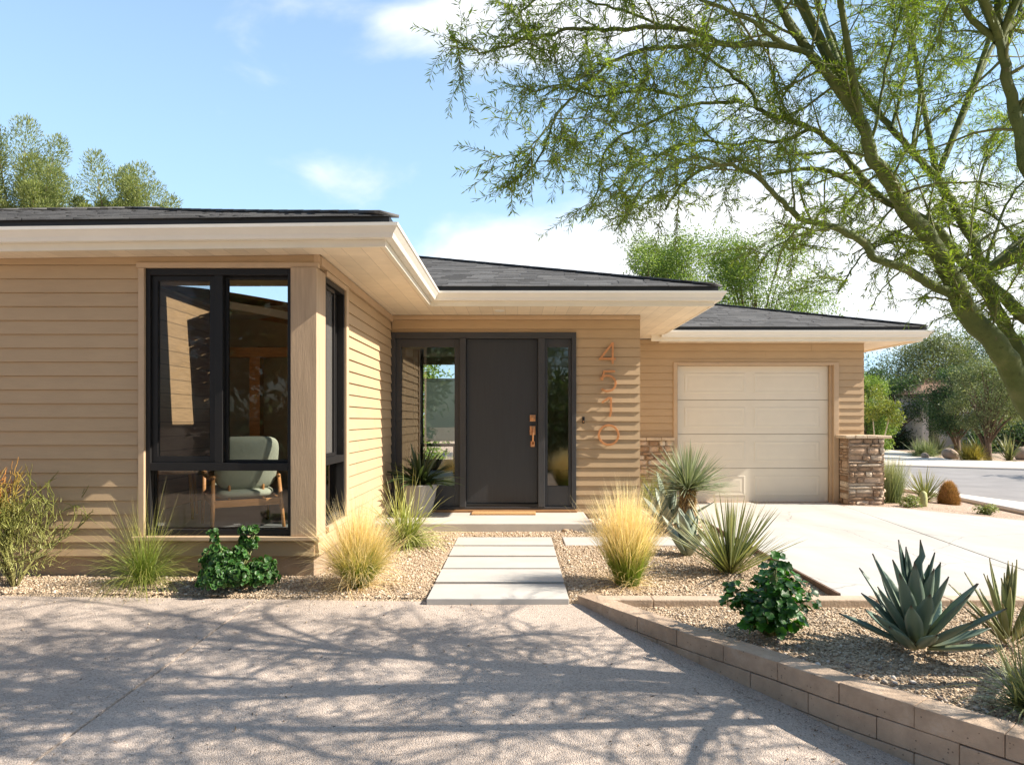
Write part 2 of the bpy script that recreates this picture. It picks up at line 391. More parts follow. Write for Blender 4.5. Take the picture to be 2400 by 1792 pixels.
M['pebble']=pebble_mat('granite_chips',[(0,(.22,.155,.105)),(.12,(.40,.29,.19)),(.5,(.52,.40,.28)),(.85,(.62,.50,.37)),(1,(.72,.64,.54))])
M['cobble']=pebble_mat('river_pebbles',[(0,(.25,.2,.17)),(.5,(.5,.43,.36)),(1,(.72,.66,.6))])
M['litter']=pebble_mat('dry_leaf_litter',[(0,(.05,.035,.025)),(.6,(.14,.09,.05)),(1,(.35,.22,.12))])
def stone_mat():
    m,nt,p,out=new_mat('ledge_stone')
    at_=N_(nt,'Attribute',attribute_name='r')
    col=ramp(nt,at_.outputs['Fac'],[(0,(.36,.24,.155)),(.35,(.48,.34,.235)),(.7,(.60,.455,.335)),(1,(.74,.64,.51))])
    col=mixc(nt,1.0,col,ramp(nt,noise(nt,14,6,.7),[(.25,(.72,.7,.7)),(.75,(1.15,1.13,1.1))]),'MULTIPLY')
    nt.links.new(col,p.inputs['Base Color']); p.inputs['Roughness'].default_value=.85; p.inputs['Specular IOR Level'].default_value=.2
    bump(nt,p,noise(nt,35,6,.7),.8,.012); return m
M['stone']=stone_mat()
M['mortar']=pm('mortar',(.36,.265,.19),.1,20,.95)
M['capstone']=pm('cap_stone',(.58,.46,.33),.2,14,.85,.7,50,.006)
M['pot']=pm('grey_fibre_clay_pot',(.25,.245,.235),.08,6,.7,.2,60,.003,var2=.08)
M['soil']=pm('potting_soil',(.05,.035,.025),.3,60,.95,.8,120,.01)
M['bark']=pm('palo_verde_bark',(.125,.160,.045),.35,7,.7,.8,26,.006,detail=6,var2=.35,scale2=3)
M['twig']=pm('green_twig',(.16,.17,.055),.2,30,.6)
M['bark_brown']=pm('brown_bark',(.14,.095,.065),.3,10,.85,.6,30,.01)
M['pine_bark']=pm('pine_bark',(.16,.11,.08),.3,8,.9,.6,20,.01)
M['stucco']=pm('white_stucco',(.70,.64,.60),.04,3,.85,.3,90,.003)
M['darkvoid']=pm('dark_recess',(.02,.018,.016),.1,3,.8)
M['rock']=pm('desert_boulder',(.36,.27,.21),.25,4,.9,.8,12,.02)
# plants
L_={}
L_['feather']=leafmat('mexican_feather_grass',[(0,(.16,.25,.035)),(.32,(.26,.34,.055)),(.50,(.60,.52,.18)),(.70,(.92,.74,.44)),(1,(.98,.88,.64))],.5,.5,.25,.3,(1.1,1.1,.8))
L_['wispy']=leafmat('wispy_green_grass',[(0,(.12,.17,.03)),(.4,(.20,.27,.05)),(.8,(.40,.38,.13)),(1,(.62,.50,.25))],.3,.5,.25)
L_['broad']=leafmat('pale_strap_grass',[(0,(.13,.17,.035)),(.4,(.28,.33,.08)),(1,(.58,.57,.30))],.3,.42,.3)
L_['strap']=leafmat('dark_strap_leaves',[(0,(.06,.075,.02)),(.3,(.035,.06,.022)),(1,(.045,.075,.03))],.15,.35,.3,.5)
L_['yucca']=leafmat('blue_grey_yucca',[(0,(.20,.22,.10)),(.4,(.25,.30,.20)),(.9,(.36,.40,.27)),(1,(.5,.44,.25))],.15,.45,.25,.4)
L_['yucca2']=leafmat('olive_yucca',[(0,(.25,.24,.09)),(.4,(.22,.26,.12)),(.85,(.34,.35,.19)),(1,(.5,.42,.22))],.15,.42,.3,.4)
L_['agave']=leafmat('blue_agave',[(0,(.30,.30,.15)),(.3,(.20,.26,.19)),(.90,(.17,.245,.195)),(1,(.08,.04,.025))],.06,.42,.22,.45)
L_['agave_pale']=leafmat('pale_agave',[(0,(.26,.28,.19)),(.4,(.27,.33,.26)),(.95,(.32,.36,.28)),(1,(.2,.12,.08))],.08,.45,.15,.4)
L_['geranium']=leafmat('glossy_lobed_leaves',[(0,(.026,.095,.014)),(1,(.040,.135,.016))],.22,.42,.6,.42,(1.6,2.0,.4))
L_['kale']=leafmat('deep_green_rosettes',[(0,(.022,.080,.018)),(.75,(.028,.100,.020)),(1,(.11,.20,.06))],.18,.45,.5,.38,(1.4,2.0,.5))
L_['firestick']=leafmat('green_orange_stems',[(0,(.40,.37,.18)),(.28,(.32,.35,.10)),(.45,(.48,.38,.10)),(.62,(.78,.36,.10)),(1,(.85,.28,.09))],.1,.5,.3)
L_['olive']=leafmat('olive_bush',[(0,(.13,.17,.03)),(.6,(.20,.25,.045)),(1,(.36,.38,.10))],.25,.5,.35)
L_['greygreen']=leafmat('grey_green_shrub',[(0,(.13,.17,.06)),(.5,(.22,.27,.13)),(1,(.40,.42,.27))],.2,.5,.3)
L_['gold']=leafmat('golden_bush',[(0,(.2,.18,.04)),(.6,(.36,.30,.06)),(1,(.5,.40,.12))],.25,.5,.3)
L_['rust']=leafmat('rusty_grass_mound',[(0,(.30,.22,.06)),(.5,(.42,.24,.10)),(1,(.58,.34,.20))],.2,.5,.25)
L_['palo']=leafmat('palo_verde_leaflets',[(0,(.105,.18,.035)),(1,(.25,.32,.06))],.48,.5,.4,.3,(1.35,1.4,.5))
L_['pine']=leafmat('pine_needles',[(0,(.13,.175,.075)),(.6,(.235,.285,.12)),(1,(.38,.40,.18))],.4,.6,.35)
L_['tree_light']=leafmat('light_tree_leaves',[(0,(.10,.18,.045)),(.6,(.22,.32,.08)),(1,(.36,.43,.14))],.35,.5,.35)
L_['tree_dark']=leafmat('dark_tree_leaves',[(0,(.025,.065,.03)),(.6,(.055,.105,.05)),(1,(.14,.19,.09))],.35,.5,.4)
L_['tree_olive']=leafmat('olive_tree_leaves',[(0,(.08,.11,.05)),(.6,(.18,.22,.11)),(1,(.34,.36,.20))],.3,.5,.35)
L_['trunkfuzz']=leafmat('dry_leaf_skirt',[(0,(.20,.12,.05)),(.6,(.40,.26,.11)),(1,(.62,.46,.25))],.1,.7,.3)

def drive_mat():
    m,nt,p,out=new_mat('driveway_concrete')
    c=(.49,.47,.435)
    col=ramp(nt,noise(nt,2.2,8),[(.3,tuple(x*.95 for x in c)),(.7,tuple(x*1.04 for x in c))])
    col=mixc(nt,1.0,col,ramp(nt,noise(nt,1.0,5,.6,stretch=(2.2,.35,1)),[(.35,(.88,.87,.86)),(.6,(1,)*3)]),'MULTIPLY')
    col=mixc(nt,1.0,col,ramp(nt,noise(nt,3.4,6,.75),[(.24,(.72,.70,.68)),(.36,(1,)*3)]),'MULTIPLY')
    tc=N_(nt,'TexCoord'); vo=N_(nt,'TexVoronoi',feature='DISTANCE_TO_EDGE'); vo.inputs['Scale'].default_value=.55
    wv=N_(nt,'Mapping'); nt.links.new(tc.outputs['Object'],wv.inputs[0])
    nn=N_(nt,'TexNoise'); nn.inputs['Scale'].default_value=3; nn.inputs['Detail'].default_value=6; nt.links.new(tc.outputs['Object'],nn.inputs['Vector'])
    ad=mixc(nt,.16,wv.outputs[0],nn.outputs['Color'],'ADD'); nt.links.new(ad,vo.inputs['Vector'])
    crack=ramp(nt,vo.outputs['Distance'],[(0,.62),(.0035,1.0)])
    col=mixc(nt,1.0,col,crack,'MULTIPLY')
    nt.links.new(col,p.inputs['Base Color']); p.inputs['Roughness'].default_value=.78; p.inputs['Specular IOR Level'].default_value=.3
    bump(nt,p,noise(nt,120,4,.6,stretch=(1,.2,1)),.25,.002); return m
M['concrete']=drive_mat()

def block_mat():
    m,nt,p,out=new_mat('weathered_concrete_block')
    c=(.50,.375,.275)
    col=ramp(nt,noise(nt,9,8,.65),[(.28,tuple(x*.8 for x in c)),(.72,tuple(x*1.18 for x in c))])
    col=mixc(nt,ramp(nt,noise(nt,4.5,6,.7),[(.56,0.0),(.74,.55)]),col,(.62,.55,.47))
    col=mixc(nt,1.0,col,ramp(nt,noise(nt,1.7,5,.6),[(.3,(.78,.76,.74)),(.65,(1.05,)*3)]),'MULTIPLY')
    tc=N_(nt,'TexCoord'); vo=N_(nt,'TexVoronoi'); vo.inputs['Scale'].default_value=95; nt.links.new(tc.outputs['Object'],vo.inputs['Vector'])
    wn=N_(nt,'SeparateXYZ'); nt.links.new(vo.outputs['Color'],wn.inputs[0])
    pit=math_(nt,'MULTIPLY',math_(nt,'LESS_THAN',vo.outputs['Distance'],.32),math_(nt,'GREATER_THAN',wn.outputs['X'],.95))
    col=mixc(nt,pit,col,tuple(x*.45 for x in c))
    nt.links.new(col,p.inputs['Base Color']); p.inputs['Roughness'].default_value=.9; p.inputs['Specular IOR Level'].default_value=.2
    h=math_(nt,'SUBTRACT',noise(nt,38,6,.75),math_(nt,'MULTIPLY',pit,.6)); bump(nt,p,h,.9,.010); return m
M['block']=block_mat()

def bark_mat():
    m,nt,p,out=new_mat('palo_verde_bark_scarred')
    c=(.125,.160,.045)
    col=ramp(nt,noise(nt,7,6,.65),[(.28,tuple(x*.65 for x in c)),(.5,c),(.74,(.215,.225,.085))])
    col=mixc(nt,ramp(nt,noise(nt,16,5,.7),[(.60,0.0),(.72,.7)]),col,(.20,.15,.085))
    col=mixc(nt,1.0,col,ramp(nt,noise(nt,30,6,.8),[(.30,(.35,.33,.30)),(.42,(1,)*3)]),'MULTIPLY')
    col=mixc(nt,1.0,col,ramp(nt,noise(nt,3,4),[(.3,(.7,.72,.7)),(.7,(1.1,)*3)]),'MULTIPLY')
    nt.links.new(col,p.inputs['Base Color']); p.inputs['Roughness'].default_value=.72; p.inputs['Specular IOR Level'].default_value=.3
    h=math_(nt,'ADD',noise(nt,22,7,.7),math_(nt,'MULTIPLY',noise(nt,6,3),1.2)); bump(nt,p,h,.9,.012); return m
M['bark']=bark_mat()
# ------------------------------------------------------------------ the setting
def sstep(a,b,x):
    t=np.clip((x-a)/(b-a),0,1); return t*t*(3-2*t)
def gz(x,y):
    """lie of the land: level at the house, falling towards the camera and the street."""
    x=np.asarray(x,float); y=np.asarray(y,float)
    z=-.107*np.clip(4.5-y,0,8.0)
    side=sstep(5.6,8.5,x)
    return z*(1-side)-.16*side-.03
def sheet(name, mat, xs, ys, zf, inside=None, kind='structure', sm=True):
    X,Y=np.meshgrid(xs,ys); Z=zf(X,Y); nx,ny=len(xs),len(ys)
    V=np.stack([X,Y,Z],-1).reshape(-1,3); i=np.arange(nx*ny).reshape(ny,nx)
    Q=np.stack([i[:-1,:-1],i[:-1,1:],i[1:,1:],i[1:,:-1]],-1).reshape(-1,4)
    if inside is not None:
        c=V[Q].mean(1); Q=Q[inside(c[:,0],c[:,1])]
    nb=NB(); nb.add(V,Q=Q); o=nb.build(name,mat,sm=sm); return tag(o,kind=kind)
far=np.concatenate([np.linspace(-300,-14,12),np.linspace(-12,24,73),np.linspace(30,300,12)])
fay=np.concatenate([np.linspace(-200,-10,10),np.linspace(-8,32,81),np.linspace(40,400,12)])
sheet('ground',M['desert'],far,fay,lambda x,y:gz(x,y)-.03)

WALLC=[(.40,4.57),(.66,4.17),(.914,3.78),(1.117,3.506),(1.283,3.281),(1.449,3.024),(1.627,2.802),(1.815,2.566),(2.04,2.30),(2.32,2.02),(2.7,1.76),(3.2,1.58),(3.9,1.5)]
WX=np.array([p[0] for p in WALLC]); WY=np.array([p[1] for p in WALLC])
# forecourt of exposed aggregate: two sloping slabs with an open joint
def fz(y): return -.107*max(0.0,4.57-y)
def fc(xa,ya,xb,yb,xc,yc,xd,yd,right=None):  # corner order: near left, near right, far right, far left
    mb=MB(); n=8; m=40
    for j in range(m+1):
        t=j/m
        for i in range(n+1):
            s=i/n
            yr=yb*(1-t)+yc*t; xr=right(yr) if right else xb*(1-t)+xc*t
            x=(xa*(1-t)+xd*t)*(1-s)+xr*s; y=(ya*(1-s)+yb*s)*(1-t)+(yd*(1-s)+yc*s)*t
            mb.v.append((x,y,fz(y)))
    for j in range(m):
        for i in range(n):
            a=j*(n+1)+i; mb.f.append((a,a+1,a+n+2,a+n+1))
    return mb
mb=fc(-9,-3.2,-2.764,-3.2,-1.773,4.665,-9,5.01)
b2=fc(-2.738,-3.2,6,-3.2,.46,4.55,-1.754,4.665,lambda y:float(np.interp(y,np.append(WY[::-1],9),np.append(WX[::-1],.4)))+.05 if y>1.5 else 4.0+(1.5-y)*.5); mb.add(b2.v,b2.f)
# turned-down outer edges
o=mb.build('forecourt',M['aggregate'],fix='up'); tag(o,kind='structure')
sd=o.modifiers.new('thick','SOLIDIFY'); sd.thickness=.09; sd.offset=-1
mb=MB(); mb.quad((-2.80,-3.2,fz(-3.2)-.007),(-2.69,-3.2,fz(-3.2)-.007),(-1.70,4.65,-.007),(-1.82,4.65,-.007))
tag(mb.build('forecourt_joint',M['joint']),kind='structure')

# planting beds of decomposed granite
nzx=[(RNG.uniform(1,4),RNG.uniform(1,4),RNG.uniform(0,6)) for _ in range(6)]
def und(x,y,a=.008): return a*sum(np.sin(p*x+q*y+r) for p,q,r in nzx)/2
def bedz(x,y): return .012+und(x,y)+.012*sstep(4.75,5.1,y)-.06*(1-sstep(-.07,.0,y-(4.80-.045*(x+4.0))))-.03*((x>-.62)&(x<.36)&(y<7.02))-.02*((x>.44)&(x<2.12)&(y>6.49)&(y<6.96))
sheet('gravel_bed',M['gravel'],np.linspace(-8,2.17,110),np.linspace(4.4,10.66,70),bedz,
      lambda x,y:((y<9.0)|(x>1.4)) & (y>4.80-.045*(x+4.0)-.16))
def frontz(x,y): return .0+und(x,y,.010)+.018*sstep(2.9,2.3,y)
sheet('front_gravel_bed',M['gravel'],np.linspace(.3,7.5,110),np.linspace(1.4,4.5,60),frontz,
      lambda x,y:(np.interp(y,WY[::-1],WX[::-1])<x-.05)&(np.interp(x,WX,WY)<y+.02))

# driveway in three pours with thin saw joints
def dz(x,y): return .040-.0165*(y-4.6)
def drive(poly):
    mb=MB(); mb.add([(x,y,dz(x,y)) for x,y in poly],[tuple(range(len(poly)))]); return mb
g=.010
A_=[(2.17,4.572),(3.86,4.572),(4.05-g,5.45),(4.40-g,7.45),(4.86-g,10.1),(4.86-g,10.74),(2.17,10.74)]
B_=[(3.87,4.572),(9.4,4.572),(8.2,5.6),(7.0,7.3),(6.3,8.5),(5.5,9.98),(5.05,10.2),(4.86+g,10.2),(4.40+g,7.45),(4.05+g,5.45)]
mb=drive(A_); b2=drive(B_); mb.add(b2.v,b2.f)
o=mb.build('driveway',M['concrete'],fix='up'); tag(o,kind='structure'); sd=o.modifiers.new('thick','SOLIDIFY'); sd.thickness=.1; sd.offset=-1
mb=MB(); mb.add([(x,y,dz(x,y)-.03) for x,y in [(3.8,4.6),(3.95,4.6),(4.95,10.5),(4.78,10.5)]],[(0,1,2,3)])
tag(mb.build('driveway_joint',M['joint']),kind='structure')

# street curving off to the right, kerb and pavement strips
def strip(name,mat,a,b,lift,n=24,thick=0):
    a=np.array(a,float); b=np.array(b,float); mb=MB(); ta=np.linspace(0,len(a)-1,n); tb=np.linspace(0,len(b)-1,n)
    ia=np.arange(len(a)); ib=np.arange(len(b)); m=6
    for k in range(n):
        p=np.array([np.interp(ta[k],ia,a[:,0]),np.interp(ta[k],ia,a[:,1])]); q=np.array([np.interp(tb[k],ib,b[:,0]),np.interp(tb[k],ib,b[:,1])])
        for j in range(m+1):
            x,y=p+(q-p)*j/m; mb.v.append((x,y,float(gz(x,y))+lift))
    for k in range(n-1):
        for j in range(m):
            c=k*(m+1)+j; mb.f.append((c,c+1,c+m+2,c+m+1))
    o=mb.build(name,mat,sm=True,fix='up'); tag(o,kind='structure')
    if thick:
        sd=o.modifiers.new('thick','SOLIDIFY'); sd.thickness=thick; sd.offset=-1
    return o
near=[(10.6,1),(9.5,6),(8.75,9.5),(8.5,11.5),(8.2,13),(7.4,14.6),(5,16.2),(-2,17.6)]
near2=[(8.9,.6),(7.75,5.6),(7.32,9.0),(7.55,10.6),(7.85,12.6),(7.2,14.3),(4.85,15.9),(-2,17.3)]
farr=[(26,2),(21,10),(17.2,16.4),(14.4,19.2),(11.6,20.8),(6,22.5),(-2,23.6)]
far2=[(29,4),(24,12),(20,19),(16.4,23.0),(12.6,24.9),(6.5,26.6),(-2,27.6)]
strip('street',M['asphalt'],near,farr,.010,n=40)
strip('pavement',M['kerbc'],near2,near,.035,n=40,thick=.06)
strip('pavement',M['kerbc'],farr,far2,.045,n=40,thick=.08)
strip('path',M['kerbc'],[(11.8,25.4),(13.6,24.8),(15,24.0),(15.4,23.9)],[(13.5,37),(15.6,35.4),(17.6,34.8),(18.4,34.6)],.012)

# gravel chips in the beds (nobody could count them)
def scatter(n,x0,x1,y0,y1,ok,zf,size,mat,name,lift=.2):
    P=np.stack([RNG.uniform(x0,x1,n),RNG.uniform(y0,y1,n)],1); P=P[ok(P[:,0],P[:,1])]
    k=len(P); sz=size(k); z=zf(P[:,0],P[:,1])+sz*lift
    nb=NB(); stones(nb,np.stack([P[:,0],P[:,1],z],1),sz); return tag(nb.build(name,mat),kind='stuff')
isbed=lambda x,y:(y>4.80-.045*(x+4.0))&~((x>-1.56)&(x<.82)&(y>7.34))&~((x<-1.54)&(y>5.27))&~((x>-.61)&(x<.35)&(y>4.52)&(y<7.02))&~((x>.82)&(x<1.5)&(y>8.28))
bed_size=lambda k:RNG.gamma(2.4,.0027,k)+.0055
scatter(76000,-4.3,2.14,4.55,7.3,isbed,bedz,bed_size,M['pebble'],'gravel')
tag(bpy.data.objects['gravel'],kind='stuff')
scatter(4200,.4,2.16,7.3,10.4,isbed,bedz,lambda k:RNG.gamma(3,.007,k)+.012,M['pebble'],'gravel')
isfront=lambda x,y:(np.interp(y,WY[::-1],WX[::-1])<x-.09)&(np.interp(x,WX,WY)<y-.02)
scatter(36000,.5,3.6,2.0,4.44,isfront,frontz,lambda k:RNG.gamma(2.4,.0024,k)+.0045,M['pebble'],'gravel')
scatter(420,-4,1.0,3.9,4.75,lambda x,y:(y<4.62-.045*(x+.5)*(x<0))&(RNG.random(len(x))<np.exp((y-4.6)*4))&((x<.2)),lambda x,y:np.array([fz(q) for q in y]),lambda k:RNG.gamma(2.4,.0024,k)+.004,M['pebble'],'gravel')
# larger river pebbles along the foot of the block wall
n=420; u=RNG.random(n); px=np.interp(u*8+3,np.arange(len(WX)),WX); py=np.interp(u*8+3,np.arange(len(WY)),WY)
off=.09+RNG.gamma(1.5,.06,n); P=np.stack([px+off*.8,py+off*.6],1)
sz=RNG.uniform(.014,.038,n); nb=NB(); stones(nb,np.stack([P[:,0],P[:,1],frontz(P[:,0],P[:,1])+sz*.25],1),sz,.6); tag(nb.build('pebbles',M['cobble']),kind='stuff')
# leaf litter on the forecourt and beds
n=1500; x=RNG.uniform(-4,1.6,n); y=4.55-2.6*RNG.random(n)**.8; y=np.where(x>.4,np.minimum(y,np.interp(x,WX,WY)-.15),y)
z=np.array([fz(q) for q in y])+.003
nb=NB(); a=RNG.uniform(0,6.28,n); A=np.stack([np.cos(a),np.sin(a),RNG.uniform(-.05,.25,n)],1)
leaves(nb,np.stack([x,y,z],1),A,np.tile([0,.2,1.0],(n,1))+RNG.normal(size=(n,3))*.25,RNG.gamma(2,.007,n)+.005,RNG.uniform(.002,.008,n))
n=700; x=RNG.uniform(-4,2.1,n); y=RNG.uniform(4.6,6.9,n); ok=isbed(x,y); x,y=x[ok],y[ok]; n=len(x); a=RNG.uniform(0,6.28,n)
leaves(nb,np.stack([x,y,bedz(x,y)+.018],1),np.stack([np.cos(a),np.sin(a),RNG.uniform(-.1,.4,n)],1),rnd_dir(n),RNG.uniform(.012,.05,n),RNG.uniform(.002,.006,n))
n=900; x=RNG.uniform(.7,3.2,n); y=RNG.uniform(2.2,4.4,n); ok=isfront(x,y); x,y=x[ok],y[ok]; n=len(x); a=RNG.uniform(0,6.28,n)
leaves(nb,np.stack([x,y,frontz(x,y)+.018],1),np.stack([np.cos(a),np.sin(a),RNG.uniform(-.1,.5,n)],1),rnd_dir(n),RNG.uniform(.012,.05,n),RNG.uniform(.002,.008,n))
tag(nb.build('leaf_litter',M['litter']),kind='stuff')

# ------------------------------------------------------------------ walls and edging of the garden
def block_run(mb,pts,w,z0,z1,L,gap=.0022,phase=0.0,inset=0.0):
    P=[Vector((x,y)) for x,y in pts]; d=[0]
    for i in range(len(P)-1): d.append(d[-1]+(P[i+1]-P[i]).length)
    def pos(s):
        s=min(max(s,0),d[-1]-1e-5)
        for i in range(len(d)-1):
            if d[i+1]>=s:
                t=(s-d[i])/(d[i+1]-d[i]); p=P[i].lerp(P[i+1],t)
                a=(P[i]-P[max(i-1,0)]); b=(P[i+1]-P[i]); c=(P[min(i+2,len(P)-1)]-P[i+1])
                dr=(b.normalized()+(a.normalized() if a.length else b.normalized())*(1-t)*.5+(c.normalized() if c.length else b.normalized())*t*.5).normalized()
                return p,dr
    s=-phase
    while s<d[-1]:
        a=max(s,0); b=min(s+L,d[-1])
        if b-a>.03:
            j=[RNG.uniform(-.003,.003) for _ in range(3)]; n=4; vs=[]
            for k in range(n+1):
                p,dr=pos(a+gap/2+(b-a-gap)*k/n); nn=Vector((-dr.y,dr.x))   # left of travel
                o_=p+nn*(inset+j[0])*-1.0
                i_=p+nn*(w-inset+j[1])
                zt=z1+j[2]*.6
                vs+=[(o_.x,o_.y,z0),(i_.x,i_.y,z0),(i_.x,i_.y,zt),(o_.x,o_.y,zt)]
            fs=[]
            for k in range(n):
                q=k*4
                for e in range(4): fs.append((q+e,q+(e+1)%4,q+4+(e+1)%4,q+4+e))
            fs+=[(0,1,2,3),(n*4+3,n*4+2,n*4+1,n*4)]
            mb.add(vs,fs)
        s+=L
mb=MB()
block_run(mb,WALLC,.135,-.042,.050,.315,phase=.05)
block_run(mb,WALLC,.130,-.140,-.046,.315,phase=.20,inset=.002)
block_run(mb,WALLC,.130,-.238,-.144,.315,phase=.05,inset=.004)
block_run(mb,WALLC,.130,-.40,-.242,.315,phase=.20,inset=.002)
o=mb.build('retaining_wall',M['block'],bevel=.0035)
tag(o,'low curving tan concrete block wall between grey forecourt and front planting bed','wall')
mb=MB(); block_run(mb,[(.52,4.455),(2.6,4.448),(8.5,4.452)],.113,-.05,.052,.485,phase=.12)
o=mb.build('kerb_wall',M['kerbstone'],bevel=.008)
tag(o,'straight low kerb of rough tan blocks along the near end of the driveway','kerb')
mb=MB(); mb.box(2.148,2.168,4.58,8.9,-.03,.062); o=mb.build('garden_edging',M['edging'])
tag(o,'thin rusty brown edging strip between gravel bed and driveway','edging')

# path of cast slabs
ys=[4.54,5.02,5.51,6.006,6.50,7.0]
labels=['cast concrete path slab nearest the forecourt, dappled with leaf shade','second path slab up from the forecourt','middle slab of the five slab path to the front door',
        'fourth path slab, one before the slab below the porch','path slab right below the porch step']
first=None
for i in range(5):
    y0,y1=ys[i],ys[i+1]-.058; mb=MB(); mb.box(-.605,.342,-(y1-y0)/2,(y1-y0)/2,-.05,0)
    o=mb.build('path_slab',M['paver'],bevel=.003,world=False); o.location=(0,(y0+y1)/2,.036+RNG.uniform(-.003,.003)); o.rotation_euler=(RNG.uniform(-.004,.004),RNG.uniform(-.003,.003),RNG.uniform(-.004,.004))
    tag(o,labels[i],'path slab','slabs of the front path')
for i,(x0,x1,l) in enumerate([(.455,1.26,'concrete slab of the side path, partly behind the blond grass clump'),(1.30,2.10,'concrete slab of the side path beside the pale agave and driveway')]):
    mb=MB(); mb.box(x0,x1,6.50,6.95,-.05,.036); o=mb.build('path_slab',M['paver'],bevel=.006); tag(o,l,'path slab','slabs of the side path')
# ------------------------------------------------------------------ the house
Y1,Y2,Y3=5.246,8.29,10.67; XW=-1.54; XR=1.487
ZS=R(1.27)                    # underside of the eaves
house=empty('house',(-1.54,5.246,0),0,'single storey tan lap-sided house with cream gutters and dark shingle roofs','house')
def hp(mb,name,mat,**k): return mb.build(name,mat,house,**k)

def siding(frame,u0,u1,z0,z1,e,holes,back=.10,topboard=None):
    """lap boards on a wall; frame(u,z,o) -> xyz with o outward."""
    mb=MB(); z=z0
    while z<z1-.01:
        zt=min(z+e,z1); zs=sorted({z,zt}|{h for a in holes for h in (a[2],a[3]) if z<h<zt})
        of=lambda q:.003+.015*(1-(q-z)/e)
        jit=RNG.uniform(-.0006,.0006)
        for a,b in zip(zs[:-1],zs[1:]):
            segs=[(u0,u1)]
            for h in holes:
                if h[2]<b-1e-6 and h[3]>a+1e-6:
                    ns=[]
                    for s,t in segs:
                        if h[0]>s: ns.append((s,min(t,h[0])))
                        if h[1]<t: ns.append((max(s,h[1]),t))
                    segs=[q for q in ns if q[1]-q[0]>1e-4]
            if a==z and z1-z0>1 and RNG.random()<.55:      # a butt joint somewhere along the board
                ns=[]
                for s,t in segs:
                    if t-s>1.6: q=s+(t-s)*RNG.uniform(.15,.85); ns+=[(s,q-.0013),(q+.0013,t)]
                    else: ns.append((s,t))
                segs=ns
            bt=b-.0045 if (b==zt and zt<z1-.01) else b      # a shadow slot under the next board
            for s,t in segs:
                oa,ob=of(a)+jit,of(bt)+jit
                mb.quad(frame(s,a,oa),frame(t,a,oa),frame(t,bt,ob),frame(s,bt,ob))
                if a==z: mb.quad(frame(s,a,-.002),frame(t,a,-.002),frame(t,a,oa),frame(s,a,oa))
                mb.quad(frame(s,a,0),frame(s,a,oa),frame(s,b,ob),frame(s,b,0)); mb.quad(frame(t,a,0),frame(t,a,oa),frame(t,b,ob),frame(t,b,0))
        z=zt
    # sheathing behind
    us=sorted({u0,u1}|{h for a in holes for h in a[:2] if u0<h<u1}); zz=sorted({z0,z1}|{h for a in holes for h in a[2:] if z0<h<z1})
    for a,b in zip(us[:-1],us[1:]):
        for c,d in zip(zz[:-1],zz[1:]):
            um,zm=(a+b)/2,(c+d)/2
            if any(h[0]<um<h[1] and h[2]<zm<h[3] for h in holes): continue
            P=[frame(u,q,o) for o in (-back,-.001) for q in (c,d) for u in (a,b)]
            mb.add(P,[(0,1,3,2),(4,6,7,5),(0,4,5,1),(2,3,7,6),(0,2,6,4),(1,5,7,3)])
    return mb
fF=lambda u,z,o:(u,Y1-o,z); fS=lambda u,z,o:(XW+o,u,z); fE=lambda u,z,o:(u,Y2-o,z); fG=lambda u,z,o:(u,Y3-o,z)
# front wing
WF=(-2.892,XW-.0,R(-.905),R(1.20))
hp(siding(fF,-9.2,XW-.02,R(-1.037),ZS+.02,.1062,[WF]),'wall',M['siding'],fix=False)
WSd=(Y1-.02,6.145,R(-.88),R(1.185))
hp(siding(fS,Y1+.001,Y2-.018,R(-1.037),ZS+.02,.1062,[WSd]),'wall',M['siding'],fix=False)
WE=(-1.535,.712,R(-1.102),R(1.069))
hp(siding(fE,XW+.017,XR,R(-1.126),ZS+.02,.1117,[WE]),'wall',M['siding'],fix=False)
# end return of the entry wall and back of the garage side
mb=MB(); mb.box(XR-.10,XR,Y2+.101,Y3-.02,R(-1.126),ZS+.02); hp(mb,'wall',M['siding'])
WG=(2.44,5.007,-.12,R(.905))
hp(siding(fG,XR-.05,5.41,R(-.262),R(1.26),.112,[WG]),'wall',M['siding'],fix=False)
mb=MB(); mb.box(5.31,5.41,Y3+.101,17.5,-.1,R(1.26)); mb.box(XR+.001,2.439,Y3+.002,Y3+.1,-.12,R(-.264)); mb.box(5.008,5.409,Y3+.003,Y3+.099,-.12,R(-.264)); hp(mb,'wall',M['siding'])
# foundation
mb=MB(); mb.box(-9.2,XW-.035,Y1+.03,Y1+.2,-.12,R(-1.037)-.002); mb.box(XW-.20,XW-.034,Y1+.2,Y2+.05,-.12,R(-1.037)-.003)
mb.box(.72,XR-.03,Y2+.025,Y2+.2,-.12,R(-1.126)-.002); mb.box(XR-.2,XR-.032,Y2+.2,Y3,-.12,R(-1.126)-.003)
hp(mb,'foundation',M['foundation'])
# corner board and window surround of the front wing
mb=MB(); mb.box(-1.727,XW+.012,Y1-.055,Y1+.19,R(-.88),R(1.165)); o=hp(mb,'corner_post',M['post'],bevel=.004)
mb=MB(); mb.box(-2.912,XW+.020,Y1-.040,Y1+.012,R(1.1655),R(1.205)); mb.box(-2.897,-2.852,Y1-.036,Y1+.012,R(-.880),R(1.165)); hp(mb,'window_trim',M['trim'],bevel=.003)
mb=MB(); mb.box(-2.925,XW+.035,Y1-.075,Y1+.10,R(-.912),R(-.882)); hp(mb,'window_sill',M['trim'],bevel=.003)
mb=MB(); mb.box(XW-.022,XW+.022,Y1-.020,Y1+.02,R(1.207),ZS); hp(mb,'corner_board',M['trim'],bevel=.002)
mb=MB(); mb.box(XW,XW+.030,Y1+.02,Y2-.02,ZS-.075,ZS-.002); mb.box(XW+.03,XR,Y2-.030,Y2,ZS-.05,ZS-.002); hp(mb,'frieze_board',M['trim'],bevel=.002)
